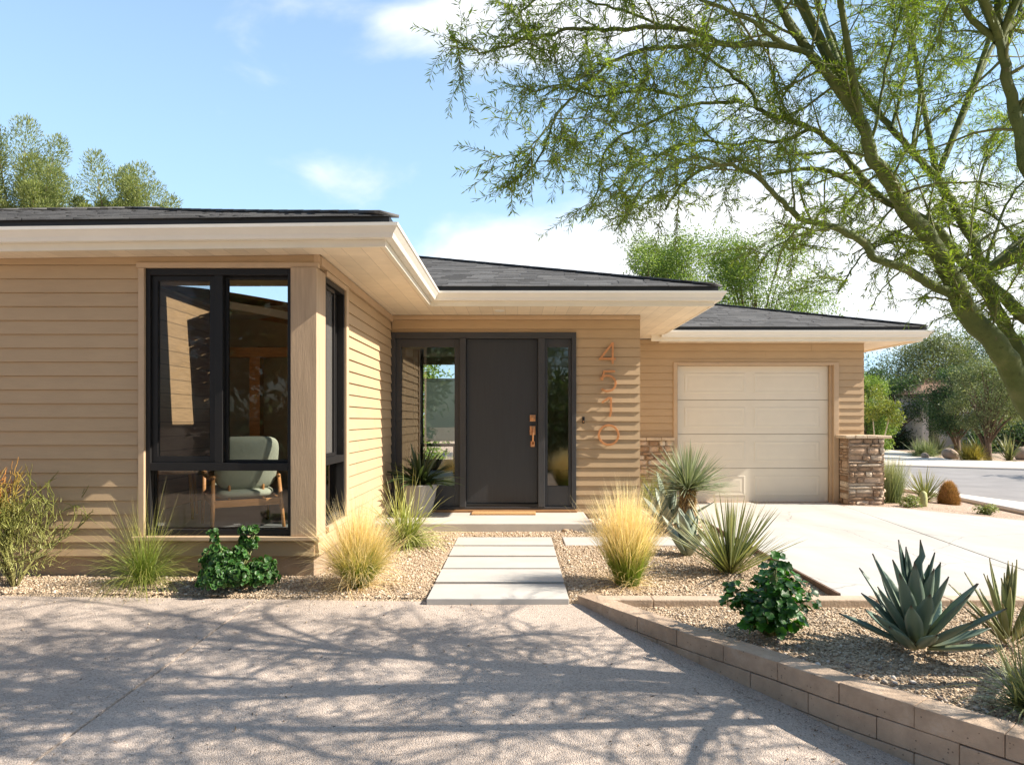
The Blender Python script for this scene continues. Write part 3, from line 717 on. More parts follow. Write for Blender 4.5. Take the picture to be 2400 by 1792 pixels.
mb=MB(); mb.box(XW-.03,XW+.026,6.052,6.135,R(-.845),R(1.19)); mb.box(XW-.03,XW+.0245,Y1+.192,6.052,R(1.150),R(1.19)); mb.box(XW-.05,XW+.04,Y1+.192,6.15,R(-.885),R(-.847)); hp(mb,'window_trim',M['trim'],bevel=.002)

# front window: frame, two upper lights (the left a slider with an insect screen), one low light
def ring(mb,x0,x1,z0,z1,y0,y1,w,wt=None,wb=None):
    wt=wt or w; wb=wb or w
    mb.box(x0,x0+w,y0,y1,z0,z1); mb.box(x1-w,x1,y0,y1,z0,z1); mb.box(x0+w,x1-w,y0,y1,z1-wt,z1); mb.box(x0+w,x1-w,y0,y1,z0,z0+wb); return mb
win=MB(); ring(win,-2.851,-1.728,R(-.880),R(1.165),Y1-.012,Y1+.10,.034,.05,.045)
win.box(-2.817,-1.762,Y1-.012,Y1+.10,R(-.385),R(-.325)); win.box(-2.325,-2.265,Y1-.006,Y1+.095,R(-.325),R(1.115))
w1=hp(win,'window',M['dark_frame'],bevel=.003)
def sub(mb,name,mat,parent,**k): return mb.build(name,mat,parent,world=False,**k)
def subw(mb,name,mat,parent,**k):
    o=mb.build(name,mat,parent,world=False,**k); return o
s=MB(); ring(s,-2.816,-2.326,R(-.324),R(1.114),Y1+.012,Y1+.05,.045,.04,.05); subw(s,'sash',M['dark_frame'],w1,bevel=.002)
s=MB(); ring(s,-2.264,-1.763,R(-.324),R(1.114),Y1+.045,Y1+.08,.020); subw(s,'sash',M['dark_frame'],w1,bevel=.002)
s=MB(); s.box(-2.771,-2.371,Y1+.030,Y1+.036,R(-.274),R(1.074)); subw(s,'pane',M['glass'],w1)
s=MB(); s.box(-2.771,-2.371,Y1+.020,Y1+.0215,R(-.274),R(1.074)); subw(s,'insect_screen',M['screen'],w1)
s=MB(); s.box(-2.244,-1.783,Y1+.060,Y1+.066,R(-.304),R(1.094)); subw(s,'pane',M['glass'],w1)
s=MB(); s.box(-2.817,-1.762,Y1+.050,Y1+.056,R(-.835),R(-.385)); subw(s,'pane',M['glass'],w1)
# side window
win=MB(); ya,yb=Y1+.192,6.052
def ringy(mb,y0,y1,z0,z1,x0,x1,w,wt=None,wb=None):
    wt=wt or w; wb=wb or w
    mb.box(x0,x1,y0,y0+w,z0,z1); mb.box(x0,x1,y1-w,y1,z0,z1); mb.box(x0,x1,y0+w,y1-w,z1-wt,z1); mb.box(x0,x1,y0+w,y1-w,z0,z0+wb); return mb
ringy(win,ya,yb,R(-.846),R(1.149),XW-.10,XW+.008,.030,.045,.04); win.box(XW-.10,XW+.008,ya+.03,yb-.03,R(-.36),R(-.30))
w2=hp(win,'window',M['dark_frame'],bevel=.003)
ym=ya+.37
s=MB(); ringy(s,ya+.031,ym,R(-.299),R(1.10),XW-.05,XW-.012,.03); subw(s,'sash',M['dark_frame'],w2,bevel=.002)
s=MB(); ringy(s,ym-.02,yb-.031,R(-.299),R(1.10),XW-.092,XW-.056,.028); subw(s,'sash',M['dark_frame'],w2,bevel=.002)
s=MB(); s.box(XW-.034,XW-.03,ya+.061,ym-.03,R(-.269),R(1.07)); subw(s,'insect_screen',M['screen_sunlit'],w2)
s=MB(); s.box(XW-.080,XW-.075,ym+.008,yb-.059,R(-.271),R(1.072)); subw(s,'pane',M['glass'],w2)
s=MB(); s.box(XW-.048,XW-.043,ya+.061,ym-.03,R(-.269),R(1.07)); subw(s,'pane',M['glass'],w2)
s=MB(); s.box(XW-.06,XW-.055,ya+.03,yb-.03,R(-.806),R(-.36)); subw(s,'pane',M['glass'],w2)

# entry: door set with two sidelights
df=MB(); zb,zt=R(-1.076),R(1.067)
ring(df,-1.533,.710,zb,zt,Y2-.035,Y2+.11,.055,.075,.03)
df.box(-.700,-.625,Y2-.045,Y2+.11,zb+.03,zt-.075); df.box(.249,.330,Y2-.045,Y2+.11,zb+.03,zt-.075)
dfo=hp(df,'door_frame',M['charframe'],bevel=.004)
d=MB(); d.box(-.622,.246,Y2+.02,Y2+.065,R(-1.005),R(.990)); door=hp(d,'entry_door',M['char'],bevel=.004)
s=MB(); s.box(-.622,.246,Y2-.02,Y2+.1,R(-1.046),R(-1.012)); hp(s,'threshold',M['drip'])
s=MB(); s.box(-1.53,.72,Y2-.075,Y2+.11,.114,R(-1.077)); hp(s,'door_sill',M['sill_wood'],bevel=.003)
def sidelight(x0,x1,g0,g1):
    s=MB(); ring(s,x0,x1,R(-1.045),R(.992),Y2+.005,Y2+.06,(g0-x0),.10,.25)
    s2=hp(s,'sidelight',M['charframe'],bevel=.003)
    q=MB(); q.box(g0,x1-(g0-x0),Y2+.03,Y2+.036,R(-.797),R(.893)); subw(q,'pane',M['glass_coated'],s2); return s2
sidelight(-1.477,-.701,-1.412,-.77); sidelight(.331,.654,.366,.61)
# hardware on the door
y0=Y2-.005
s=MB(); s.box(.150,.218,y0,Y2+.02,R(-.01),R(.068)); s.lathe([(0,0),(.024,0),(.024,.012),(.016,.02),(0,.02)],(0,0,0),16)
for i in range(8,len(s.v)):
    x,y,z=s.v[i]; s.v[i]=(.184+x,y0-z,R(.029)+y)
subw(s,'deadbolt',M['copper'],door,bevel=.003)
s=MB(); s.box(.150,.218,y0,Y2+.02,R(-.175),R(-.066)); s.box(.160,.210,y0,Y2+.02,R(-.318),R(-.250))
s.tube([(.185,y0,R(-.105)),(.185,y0-.03,R(-.112)),(.186,y0-.052,R(-.15)),(.186,y0-.055,R(-.2)),(.185,y0-.045,R(-.25)),(.185,y0,R(-.285))],[.012,.012,.011,.011,.011,.012],10)
s.tube([(.185,y0-.012,R(-.085)),(.185,y0-.03,R(-.083))],[.02,.016],12)
subw(s,'handle',M['copper'],door,bevel=.003)
# house number
def stroke(pts,w,closed=False,n=1):
    """flat bar along a polyline on the wall plane (x,z)."""
    P=[Vector(p) for p in pts]; k=len(P); mb=MB(); vs=[]
    for i in range(k):
        a=P[(i-1)%k] if (i>0 or closed) else P[i]; b=P[(i+1)%k] if (i<k-1 or closed) else P[i]
        d1=(P[i]-a).normalized() if (P[i]-a).length else (b-P[i]).normalized(); d2=(b-P[i]).normalized() if (b-P[i]).length else d1
        d=(d1+d2).normalized(); nn=Vector((-d.y,d.x)); sc=1/max(.5,nn.dot(Vector((-d1.y,d1.x))))
        for sg in (-1,1):
            q=P[i]+nn*sg*w/2*sc
            vs+= [(q.x,Y2-.050,q.y),(q.x,Y2-.036,q.y)]
    fs=[]; m=k if closed else k-1
    for i in range(m):
        a=i*4; b=((i+1)%k)*4
        fs+=[(a,b,b+2,a+2),(a+1,a+3,b+3,b+1),(a,a+1,b+1,b),(a+2,b+2,b+3,a+3)]
    if not closed: fs+=[(0,2,3,1),((k-1)*4,(k-1)*4+1,(k-1)*4+3,(k-1)*4+2)]
    return mb.add(vs,fs)
def pins(mb,pp):
    for x,z in pp: mb.tube([(x,Y2-.04,R(z)),(x,Y2+.002,R(z))],.006,8)
    return mb
w=.025
m4=stroke([(1.185,R(.745)),(1.000,R(.745)),(1.000+.004,R(.752)),(1.150,R(.935))],w); q=stroke([(1.150,R(.943)),(1.150,R(.684))],w*.98); q.xform(lambda x,y,z:(x,y-.0012,z)); m4.add(q.v,q.f)
m5=stroke([(1.178,R(.594)),(1.048,R(.594)),(1.020,R(.485))],w)
arc=[(1.085+.100*math.cos(a),R(.448)+.094*math.sin(a)) for a in np.linspace(2.55,-2.35,22)]
q=stroke(arc,w); q.xform(lambda x,y,z:(x,y-.0012,z)); m5.add(q.v,q.f)
m1=stroke([(1.020,R(.215)),(1.098,R(.272)),(1.128,R(.268)),(1.128,R(.10)),(1.112,R(.045))],w)
m0=stroke([(1.100+.118*math.cos(a),R(-.175)+.118*math.sin(a)) for a in np.linspace(0,2*math.pi,34,endpoint=False)],w,True)
for mb,pp in ((m4,[(1.15,.90),(1.15,.70)]),(m5,[(1.06,.59),(1.10,.36)]),(m1,[(1.12,.25),(1.125,.08)]),(m0,[(1.1,-.058),(1.1,-.292)])):
    hp(pins(mb,pp),'house_number',M['copper_paint'],bevel=.002)
s=MB(); s.box(.783,.812,Y2-.034,Y2-.004,R(-.035),R(.045)); db=hp(s,'doorbell',M['dark_frame'],bevel=.004)
s=MB(); s.lathe([(0,0),(.008,0),(.009,.004),(.007,.008),(0,.009)],(0,0,0),14); s.xform(lambda x,y,z:(.7975+x,Y2-.034-z,R(-.012)+y)); subw(s,'button',M['copper'],db)

# garage door and its trim
zb=-.072; gx0,gx1,gzt=2.492,4.932,R(.862)
s=MB(); s.box(2.43,gx0,Y3-.03,Y3+.16,zb,R(.905)); s.box(gx1,5.012,Y3-.03,Y3+.16,zb,R(.905)); s.box(gx0,gx1,Y3-.03,Y3+.16,gzt,R(.905))
s.box(gx1-.03,gx1,Y3+.03,Y3+.1,zb,gzt); s.box(gx0,gx0+.02,Y3+.03,Y3+.1,zb,gzt)
hp(s,'garage_trim',M['trim'],bevel=.004)
gd=MB(); n=4; hsec=(gzt-zb)/n
for k in range(n):
    a=zb+k*hsec+.003; b=zb+(k+1)*hsec-.003; gd.box(gx0+.021,gx1-.031,Y3+.105,Y3+.145,a,b)
    for (xa,xb) in ((gx0+.14,gx0+1.10),(gx0+1.24,gx1-.17)):
        za,zb2=a+.10,b-.11
        for (p,q,yo) in ((0,.018,.012),(.018,.018,.0),(.045,.03,.008)):
            pass
        # raised field with a moulded border
        o1,o2,o3=0,.016,.040; yb_=Y3+.105
        rect=lambda o:[(xa+o,za+o),(xb-o,za+o),(xb-o,zb2-o),(xa+o,zb2-o)]
        lv=[(rect(0),yb_-.0015),(rect(.010),yb_-.005),(rect(.024),yb_-.005),(rect(.040),yb_-.0022),(rect(.052),yb_-.0022),(rect(.080),yb_-.0045)]
        vs=[]; fs=[]
        for r_,yy in lv: vs+=[(x,yy,z) for x,z in r_]
        for i in range(len(lv)-1):
            for j in range(4): fs.append((i*4+j,i*4+(j+1)%4,(i+1)*4+(j+1)%4,(i+1)*4+j))
        fs.append(tuple((len(lv)-1)*4+j for j in range(4))); gd.add(vs,fs)
hp(gd,'garage_door',M['doorwhite'],bevel=.002)
s=MB(); s.box(gx0+.02,gx1-.03,Y3+.098,Y3+.15,zb-.02,zb+.002); hp(s,'door_seal',M['drip'])
s=MB(); s.box(gx0-.3,gx1+.3,Y3+.25,Y3+.3,-.1,R(1.2)); hp(s,'inner_wall',M['interior'])

# ledge stone beside the garage door
def ledge(name,x0,x1,yf,z0,z1,depth,ret=None,seed=1):
    """stacked stones of odd sizes in front of plane yf (facing -Y); ret: also the +X end."""
    rg=random.Random(seed); nb=NB()
    def stone(cx,cz,w,h,face,yy):
        n=5; m=4; px=rg.uniform(.012,.062)
        us=np.linspace(-1,1,n); ws=np.linspace(-1,1,m); P=np.zeros((m,n,3)); sh=rg.uniform(-.35,.35); sh2=rg.uniform(-.22,.22)
        for j,b in enumerate(ws):
            for i,a in enumerate(us):
                edge=max(abs(a),abs(b)); dp=px*(1-(edge**5)*.8)+rg.uniform(-.011,.011)*(edge<.9)
                kx=1-.12*abs(b)**3*rg.uniform(.6,1.2); kz=1-.14*abs(a)**3*rg.uniform(.5,1.2)
                u=cx+a*w/2*kx+sh*b*h*.12; z=cz+b*h/2*kz+sh2*a*h*.2
                P[j,i]=(u,dp,z)
        P[...,2]+=0
        flat=P.reshape(-1,3); r=rg.random()
        if face=='f': V=np.stack([flat[:,0],yy-flat[:,1],flat[:,2]],1)
        elif face=='l': V=np.stack([yy-flat[:,1]*.6,flat[:,0],flat[:,2]],1)
        else: V=np.stack([yy+flat[:,1],flat[:,0],flat[:,2]],1)
        idx=np.arange(m*n).reshape(m,n)
        Q=np.stack([idx[:-1,:-1],idx[:-1,1:],idx[1:,1:],idx[1:,:-1]],-1).reshape(-1,4)
        # sides back to the wall
        b_=list(idx[0,:])+list(idx[1:,-1])+list(idx[-1,-2::-1])+list(idx[-2:0:-1,0]); k=len(b_)
        Bk=V[b_].copy()
        if face=='f': Bk[:,1]=yy+.01
        elif face=='l': Bk[:,0]=yy+.01
        else: Bk[:,0]=yy-.01
        V=np.concatenate([V,Bk]); q2=np.array([(b_[i],b_[(i+1)%k],m*n+(i+1)%k,m*n+i) for i in range(k)])
        nb.add(V,Q=np.concatenate([Q,q2]),r=np.full(len(V),r),t=np.full(len(V),.5))
    def rows(u0,u1,face,yy):
        z=z0
        while z<z1-.02:
            h=rg.choice([.03,.04,.05,.05,.07,.09,.12]); h=min(h,z1-z); 
            if z1-z-h<.03: h=z1-z
            u=u0
            while u<u1-.01:
                w=rg.uniform(.09,.34)*(1.25 if h<.06 else .85); w=min(w,u1-u)
                if u1-u-w<.06: w=u1-u
                if h>.09 and rg.random()<.4:
                    h1=h*rg.uniform(.35,.6); stone(u+w/2,z+h1/2,w-.010,h1-.008,face,yy); stone(u+w/2,z+h1+(h-h1)/2,w-.010,h-h1-.010,face,yy)
                else: stone(u+w/2,z+h/2,w-.010,h-.010,face,yy)
                u+=w
            z+=h
    rows(x0,x1,'f',yf)
    if ret:
        rows(yf,ret,'r',x1); rows(yf,Y3-.035,'l',x0)
    o=nb.build(name,M['stone'],house)
    b=MB(); b.box(x0+.004,x1-.004,yf+.004,(ret or yf+depth),z0,z1); mo=subw(b,'mortar_bed',M['mortar'],o)
    return o
p1=ledge('stone_pier',5.02,5.56,10.36,-.10,R(-.275),.3,ret=10.9,seed=4)
s=MB()
for i,(a,b) in enumerate([(4.955,5.10),(5.104,5.27),(5.274,5.42),(5.424,5.655)]): s.box(a,b,10.30+RNG.uniform(-.008,.008),10.92,R(-.272),R(-.225)+RNG.uniform(-.004,.004))
subw(s,'capstone',M['capstone'],p1,bevel=.010)
p2=ledge('stone_wainscot',XR+.01,2.43,Y3-.06,-.10,R(-.31),.06,seed=9)
s=MB()
for a,b in [(XR+.01,1.72),(1.724,1.99),(1.994,2.22),(2.224,2.435)]: s.box(a,b,Y3-.13+RNG.uniform(-.006,.006),Y3-.001,R(-.308),R(-.264))
subw(s,'capstone',M['capstone'],p2,bevel=.008)

# eaves: fascia, gutters, soffits
PATH=[(-9.3,4.99),(-.965,4.99),(-.965,7.58),(2.185,7.58),(2.185,11.2)]
GP=[(6.06,10.2),(6.06,15.0)]
GPATH=[(2.14,10.2)]+GP
def droop(mb): return mb.xform(lambda x,y,z:(x,y,z+.0125*min(0,x+1.2)) if y<5.4 else (x,y,z))
def eave(path,zb_,zt_,dr=False,fpath=None):
    k=2.64-zt_
    f=MB(); f.sweep(fpath or path,[(0,zb_),(0,zt_-.02),(-.028,zt_-.02),(-.028,zb_)])
    g=MB(); zg=zt_-.098
    g.sweep(path,[(.003,zt_-.004),(.003,zg),(.058,zg),(.066,zg+.016),(.070,zg+.03),(.098,zg+.066),(.108,zg+.074),(.108,zt_),(.098,zt_),(.098,zt_-.006)])
    d=MB(); d.sweep(path,[(.035,zt_+.012),(.035,zt_+.062),(-.06,zt_+.066),(-.06,zt_+.012)])
    for m_ in (f,g,d):
        if dr: droop(m_)
    hp(f,'fascia',M['fascia'],bevel=.002); hp(g,'gutter',M['cream']); hp(d,'drip_edge',M['drip'])
eave(PATH,ZS,R(1.42),True)
eave(GPATH,R(1.185),R(1.335),fpath=[(2.0,10.2)]+GP)
s=MB(); z0,z1=ZS+.006,ZS+.022
s.box(-9.2,-.994,5.02,Y1-.018,z0,z1); s.box(XW+.02,-.994,Y1-.018,7.609,z0,z1); s.box(XW+.02,2.156,7.609,Y2-.018,z0,z1); s.box(XR+.001,2.156,Y2-.018,11.1,z0,z1)
s.xform(lambda x,y,z:(x,y,z+.0125*min(0,x+1.2)) if y<5.3 and x<-2 else (x,y,z))
hp(s,'soffit',M['soffitx'])
s=MB(); s.box(2.20,6.03,10.229,Y3-.018,R(1.21),R(1.225)); s.box(5.43,6.03,Y3-.018,15,R(1.21),R(1.225)); hp(s,'soffit',M['soffitx'])
s=MB(); s.lathe([(0,-.004),(.052,-.004),(.060,.0),(.060,.006),(0,.006)],(-.21,7.93,ZS+.001),24); hp(s,'ceiling_light',M['plainwhite'])

# roofs
def roof(name,x0,x1,ye,z0,pitch,kmax,lhip,rhip,faces,dr=False,seed=0,hole=None):
    rg=np.random.default_rng(seed); nb=NB(); e=.135; v=-.03; V=[];Q=[];Rr=[]
    n=0
    while v<kmax:
        v1=min(v+e,kmax)
        xa=x0+(max(v,0) if lhip else 0); xb=x1-(max(v,0) if rhip else 0)
        x=xa-rg.uniform(0,.3)
        while x<xb:
            w=rg.uniform(.09,.36); a,b=max(x,xa),min(x+w,xb); x+=w
            if b-a<.01: continue
            if hole and b>hole[0]-.02 and a<hole[1]+.02 and ye+v1>hole[2] and ye+v<hole[3]: continue
            th=rg.choice([.004,.006,.010,.013]); dv=rg.uniform(-.006,.006); r=rg.random()
            aa=max(a,x0+(v1 if lhip else 0)); bb=min(b,x1-(v1 if rhip else 0))
            if bb<aa: aa=bb=(a+b)/2
            P=lambda X,vv,t:(X,ye+vv,z0+pitch*vv+t)
            V+=[P(a,v+dv,th),P(b,v+dv,th),P(bb,v1+.01,.002),P(aa,v1+.01,.002),P(a,v+dv,-.001),P(b,v+dv,-.001)]
            Q+=[(n,n+1,n+2,n+3),(n+4,n+5,n+1,n)]; Rr+=[r]*6; n+=6
        v+=e
    nb.add(np.array(V),Q=np.array(Q),r=np.array(Rr))
    # the other slopes, plain
    for poly in faces:
        k=len(poly)
        if k==4: nb.add(np.array(poly),Q=[(0,1,2,3)],r=np.full(4,.45))
        else: nb.add(np.array(poly),T=[(0,1,2)],r=np.full(3,.45))
    # hip caps
    def cap(x,sx):
        k=0.0
        while k<kmax-.05:
            a=Vector((x+sx*k,ye+k,z0+pitch*k+.012)); b=Vector((x+sx*(k+.30),ye+k+.30,z0+pitch*(k+.30)+.008)); m=MB(); m.beam(a,b,.17,.022)
            nb.add(np.array(m.v),Q=np.array(m.f),r=np.full(8,rg.uniform(.2,.7))); k+=.20
    if lhip: cap(x0,1)
    if rhip: cap(x1,-1)
    o=nb.build(name,M['shingle'],house)
    if dr:
        me=o.data; co=np.zeros(len(me.vertices)*3,np.float32); me.vertices.foreach_get('co',co); co=co.reshape(-1,3)
        co[:,2]+=.0125*np.minimum(0,co[:,0]+1.2)*np.clip((9.1-co[:,1])/4.1,0,1); me.vertices.foreach_set('co',co.ravel()); me.update()
    return o
p=.32; ze=R(1.485); ze_w=ze; k=4.12
ADDED_SKYL=(-2.8,-1.45,6.95,8.5); x0,x1,ye=-9.18,-.93,4.955; xm=(x0+x1)/2; zr=ze+p*k
zsl=lambda X:ze_w+.32*(-.93-X)
hipx=lambda Y:-.93-(Y-4.955); Pq=lambda X,Y:(X,Y,zsl(X))
sl=[[Pq(x1,ye),Pq(x1,6.95),Pq(hipx(6.95),6.95)],[Pq(x1,6.95),Pq(x1,8.5),Pq(-1.45,8.5),Pq(-1.45,6.95)],[Pq(-2.8,6.95),Pq(-2.8,8.5),Pq(hipx(8.5),8.5),Pq(hipx(6.95),6.95)],
    [Pq(x1,8.5),Pq(x1,10.4),Pq(xm,10.4),Pq(hipx(8.5),8.5)],[Pq(xm,10.4),Pq(xm,ye+k),Pq(hipx(8.5),8.5)]]
roof('roof',x0,x1,ye,ze,p,k,True,True,sl+[[(x0,10.4,ze),(x0,ye,ze),(xm,ye+k,zr),(xm,10.4,zr)]],True,1)
x0,x1,ye=-3.2,2.22,7.545; k=4.0; zr=ze+p*k
roof('roof',x0,x1,ye,ze,p,k,False,True,[[(x1,ye,ze),(x1,ye+2*k,ze),(x1-k,ye+k,zr)],[(x1,ye+2*k,ze),(x0,ye+2*k,ze),(x0,ye+k,zr),(x1-k,ye+k,zr)]],False,2)
x0,x1,ye=.5,6.095,10.165; k=3.6; zg=R(1.40); p=.30; zr=zg+p*k
roof('roof',x0,x1,ye,zg,p,k,False,True,[[(x1,ye,zg),(x1,ye+2*k,zg),(x1-k,ye+k,zr)],[(x1,ye+2*k,zg),(x0,ye+2*k,zg),(x0,ye+k,zr),(x1-k,ye+k,zr)]],False,3)
# added flush roof opening, unseen, that lets sun into the corner room
def opening_bar(mb,x0,x1,y0,y1,o0=-.05,o1=.02): mb.add([(x,y,zsl(x)+o) for o in (o0,o1) for y in (y0,y1) for x in (x0,x1)],[(0,2,3,1),(4,5,7,6),(0,1,5,4),(1,3,7,5),(3,2,6,7),(2,0,4,6)])
a,b,c,d=ADDED_SKYL; mb=MB(); opening_bar(mb,a-.02,a+.05,c,d); opening_bar(mb,b-.05,b+.02,c,d); opening_bar(mb,a+.05,b-.05,c,c+.06); opening_bar(mb,a+.05,b-.05,d-.06,d); sk=hp(mb,'added_skylight',M['dark_frame'])
mb=MB(); opening_bar(mb,a+.05,b-.05,c+.06,d-.06,-.01,-.004); mb.build('pane',M['glass'],sk,world=False)
# closed undersides so that no light leaks into the rooms, open below the added roof opening
s=MB(); s.box(-9.1,-4.6,5.30,10.1,ZS+.09,ZS+.11); s.box(-4.6,-1.6,5.30,6.9,ZS+.09,ZS+.11); s.box(-4.6,-1.6,8.75,10.1,ZS+.09,ZS+.11); s.box(-4.6,-3.66,6.9,8.75,ZS+.09,ZS+.11); s.box(-3.6,2.1,8.35,15.2,ZS+.115,ZS+.135); hp(s,'ceiling',M['interior'])

# rooms behind the glass
s=MB(); s.box(-6.5,XW-.1,Y1+.1,9.3,.20,.30); hp(s,'interior_floor',M['tile'])
s=MB(); s.box(-3.76,-3.66,Y1+.11,8.6,.20,ZS+.09); hp(s,'interior_wall',M['wallplank'])
BW=(-3.50,-2.15,R(-.95),R(1.0))
mb=MB(); 
for (a,b,c,d) in [(-6.6,-6.3,.2,ZS+.09),(-6.3,-4.25,R(1.1),ZS+.09),(-4.25,BW[0],.2,ZS+.09),(BW[1],XW-.1,.2,ZS+.09),(BW[0],BW[1],BW[3],ZS+.09)]: mb.box(a,b,9.2,9.3,c,d)  # added unseen gap at the left, floods the room with daylight
mb.box(-6.6,-6.5,Y1+.1,9.2,.2,ZS+.09); mb.box(XW-.115,XW-.105,6.2,9.2,.2,ZS+.08); hp(mb,'interior_wall',M['interior'])
# planks and white band shaped after the eave mirrored in the glass
def mirror_z(x): return R(1.42)-.13*max(0,x+4.2)**1.35
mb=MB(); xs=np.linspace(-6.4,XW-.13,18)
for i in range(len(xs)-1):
    mb.quad((xs[i],8.3,mirror_z(xs[i])+.22),(xs[i+1],8.3,mirror_z(xs[i+1])+.22),(xs[i+1],9.19,mirror_z(xs[i+1])+.02),(xs[i],9.19,mirror_z(xs[i])+.02))
hp(mb,'mirrored_planks',M['mirrorwood'])
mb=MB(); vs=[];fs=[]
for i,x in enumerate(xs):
    z=mirror_z(x)+.06; vs+=[(x,8.2,z-.05),(x,8.2,z+.035),(x,8.29,z+.035),(x,8.29,z-.05)]
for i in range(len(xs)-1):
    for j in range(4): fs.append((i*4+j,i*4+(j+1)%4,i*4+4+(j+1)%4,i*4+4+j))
mb.add(vs,fs); hp(mb,'mirrored_band',M['plainwhite'])
mb=MB(); mb.box(-3.30,-3.17,8.4,8.53,.2,R(.78)); mb.box(-6.4,-2.4,8.40,8.53,R(.78),R(.90)); hp(mb,'interior_post',M['wood'],bevel=.004)
# hall behind the front door, widening to the left past the front room
mb=MB(); mb.box(-1.5,XR-.12,Y2+.115,9.4,.10,.14); mb.box(-3.6,XR-.12,9.4,15.1,.10,.14); hp(mb,'interior_floor',M['tile'])
mb=MB(); zc=ZS+.11
mb.box(XW-.05,XW,Y2+.12,9.4,.14,zc); mb.box(XR-.17,XR-.11,Y2+.12,14.9,.14,zc); mb.box(-3.6,-1.60,9.31,9.40,.14,zc); mb.box(-3.7,-3.6,9.3,14.9,.14,zc)
mb.box(-3.6,-2.20,14.9,15.0,.14,zc); mb.box(-1.10,XR-.11,14.9,15.0,.14,zc); mb.box(-2.20,-1.10,14.9,15.0,.14,R(-.85)); mb.box(-2.20,-1.10,14.9,15.0,R(1.22),zc)
hp(mb,'interior_wall',M['interior'])
mb=MB(); mb.box(-2.02,-1.22,14.82,14.83,R(-.42),R(.86)); mb.tube([(-2.04,14.83,R(.88)),(-1.20,14.83,R(.88))],.035,10); mb.box(-2.02,-1.22,14.81,14.84,R(-.45),R(-.42)); hp(mb,'roller_shade',M['shade'])
mb=MB(); vs=[];n=26
for i in range(n):
    x=-1.62+.16*i/(n-1); y=10.6+.025*math.sin(i*1.7); vs+=[(x,y,.16),(x,y,R(1.1))]
mb.add(vs,[(2*i,2*i+2,2*i+3,2*i+1) for i in range(n-1)]); o=hp(mb,'curtain',M['linen'],sm=True); sd=o.modifiers.new('t','SOLIDIFY'); sd.thickness=.006
cs_=empty('console_table',(-1.75,14.1,.14),0,'low dark console table under the white roller shade inside the hall','table')
mb=MB(); mb.box(-.5,.5,-.2,.2,.55,.60); mb.build('table_top',M['walnut'],cs_,world=False,bevel=.004)
for sx in (-1,1):
    for sy in (-1,1):
        mb=MB(); mb.box(sx*.46-.025,sx*.46+.025,sy*.16-.025,sy*.16+.025,0,.55); mb.build('leg',M['walnut'],cs_,world=False)

# porch step, mat, planter
mb=MB(); mb.box(XW-.02,.80,7.352,Y2+.02,-.06,.112); o=mb.build('porch_step',M['porch'],bevel=.008); tag(o,'long low pale concrete step below the front door','step')
mb=MB(); mb.box(-.54,.215,7.99,8.20,.113,.135); o=mb.build('doormat',M['mat'],bevel=.006); tag(o,'orange brown coir doormat in front of the charcoal door','doormat')
PX,PY=-1.135,7.94
mb=MB(); mb.lathe([(0,.0),(.125,0),(.135,.01),(.150,.10),(.178,.22),(.200,.35),(.204,.362),(.200,.370),(.186,.370),(.182,.352),(.178,.30),(0,.30)],(PX,PY,.113),40); pot=mb.build('planter_pot',M['pot'],sm=True); tag(pot,'round tapering light grey planter pot on the porch left of the door','planter')
for pl in pot.data.polygons: pl.use_smooth=True
mb=MB(); mb.lathe([(0,.338),(.10,.336),(.180,.33)],(PX,PY,.113),24); mb.build('soil',M['soil'],pot,world=False)

# furniture seen through the front window
def pad(w,h,t,e1=.35,e2=.55,n=28,m=14,bend=0.0):
    sp=lambda a,e: math.copysign(abs(a)**e,a); mb=MB(); vs=[]
    for j in range(m+1):
        v=-math.pi/2+math.pi*j/m
        for i in range(n):
            u=2*math.pi*i/n
            x=w/2*sp(math.cos(v),e1)*sp(math.cos(u),e2); y=h/2*sp(math.cos(v),e1)*sp(math.sin(u),e2); z=t/2*sp(math.sin(v),.8)
            vs.append((x,y,z+bend*x*x))
    fs=[(j*n+i,j*n+(i+1)%n,(j+1)*n+(i+1)%n,(j+1)*n+i) for j in range(m) for i in range(n)]
    return mb.add(vs,fs)
ch=empty('armchair',(-2.42,6.0,.30),math.radians(33),'sage green upholstered armchair with teak frame behind the corner window','armchair')
ch.scale=(.86,.86,.84)
# local: faces +Y, seen from behind
mb=pad(.56,.58,.11,.5,.45); mb.xform(lambda x,y,z:(x,y*math.cos(.10)-z*math.sin(.10)+.04,z+.375+.10*y)); mb.build('seat',M['fabric'],ch,world=False,sm=True)
mb=pad(.60,.56,.12,.5,.42,bend=.22); ca,sa=math.cos(1.30),math.sin(1.30)
mb.xform(lambda x,y,z:(x*(1+.10*y),-.235+(-y*ca)+z*sa*-1*-1,.665+y*sa+z*ca)); mb.build('backrest',M['fabric'],ch,world=False,sm=True)
for sx in (-1,1):
    mb=MB(); mb.tube([(sx*.335,-.33,0),(sx*.32,-.27,.26),(sx*.31,-.22,.52)],[.016,.023,.018],10); mb.build('leg',M['wood'],ch,world=False,sm=True)
    mb=MB(); mb.tube([(sx*.325,.33,0),(sx*.318,.30,.30),(sx*.315,.27,.545)],[.015,.022,.017],10); mb.build('leg',M['wood'],ch,world=False,sm=True)
    mb=MB(); mb.tube([(sx*.312,.33,.545),(sx*.330,.22,.557),(sx*.335,.02,.535),(sx*.325,-.14,.515),(sx*.305,-.25,.53)],[.017,.026,.026,.022,.016],10); mb.xform(lambda x,y,z:(x,y,z)); mb.build('armrest',M['wood'],ch,world=False,sm=True)
mb=MB(); mb.beam((-.315,-.27,.265),(.315,-.27,.265),.03,.07); mb.beam((-.315,.29,.30),(.315,.29,.30),.03,.07)
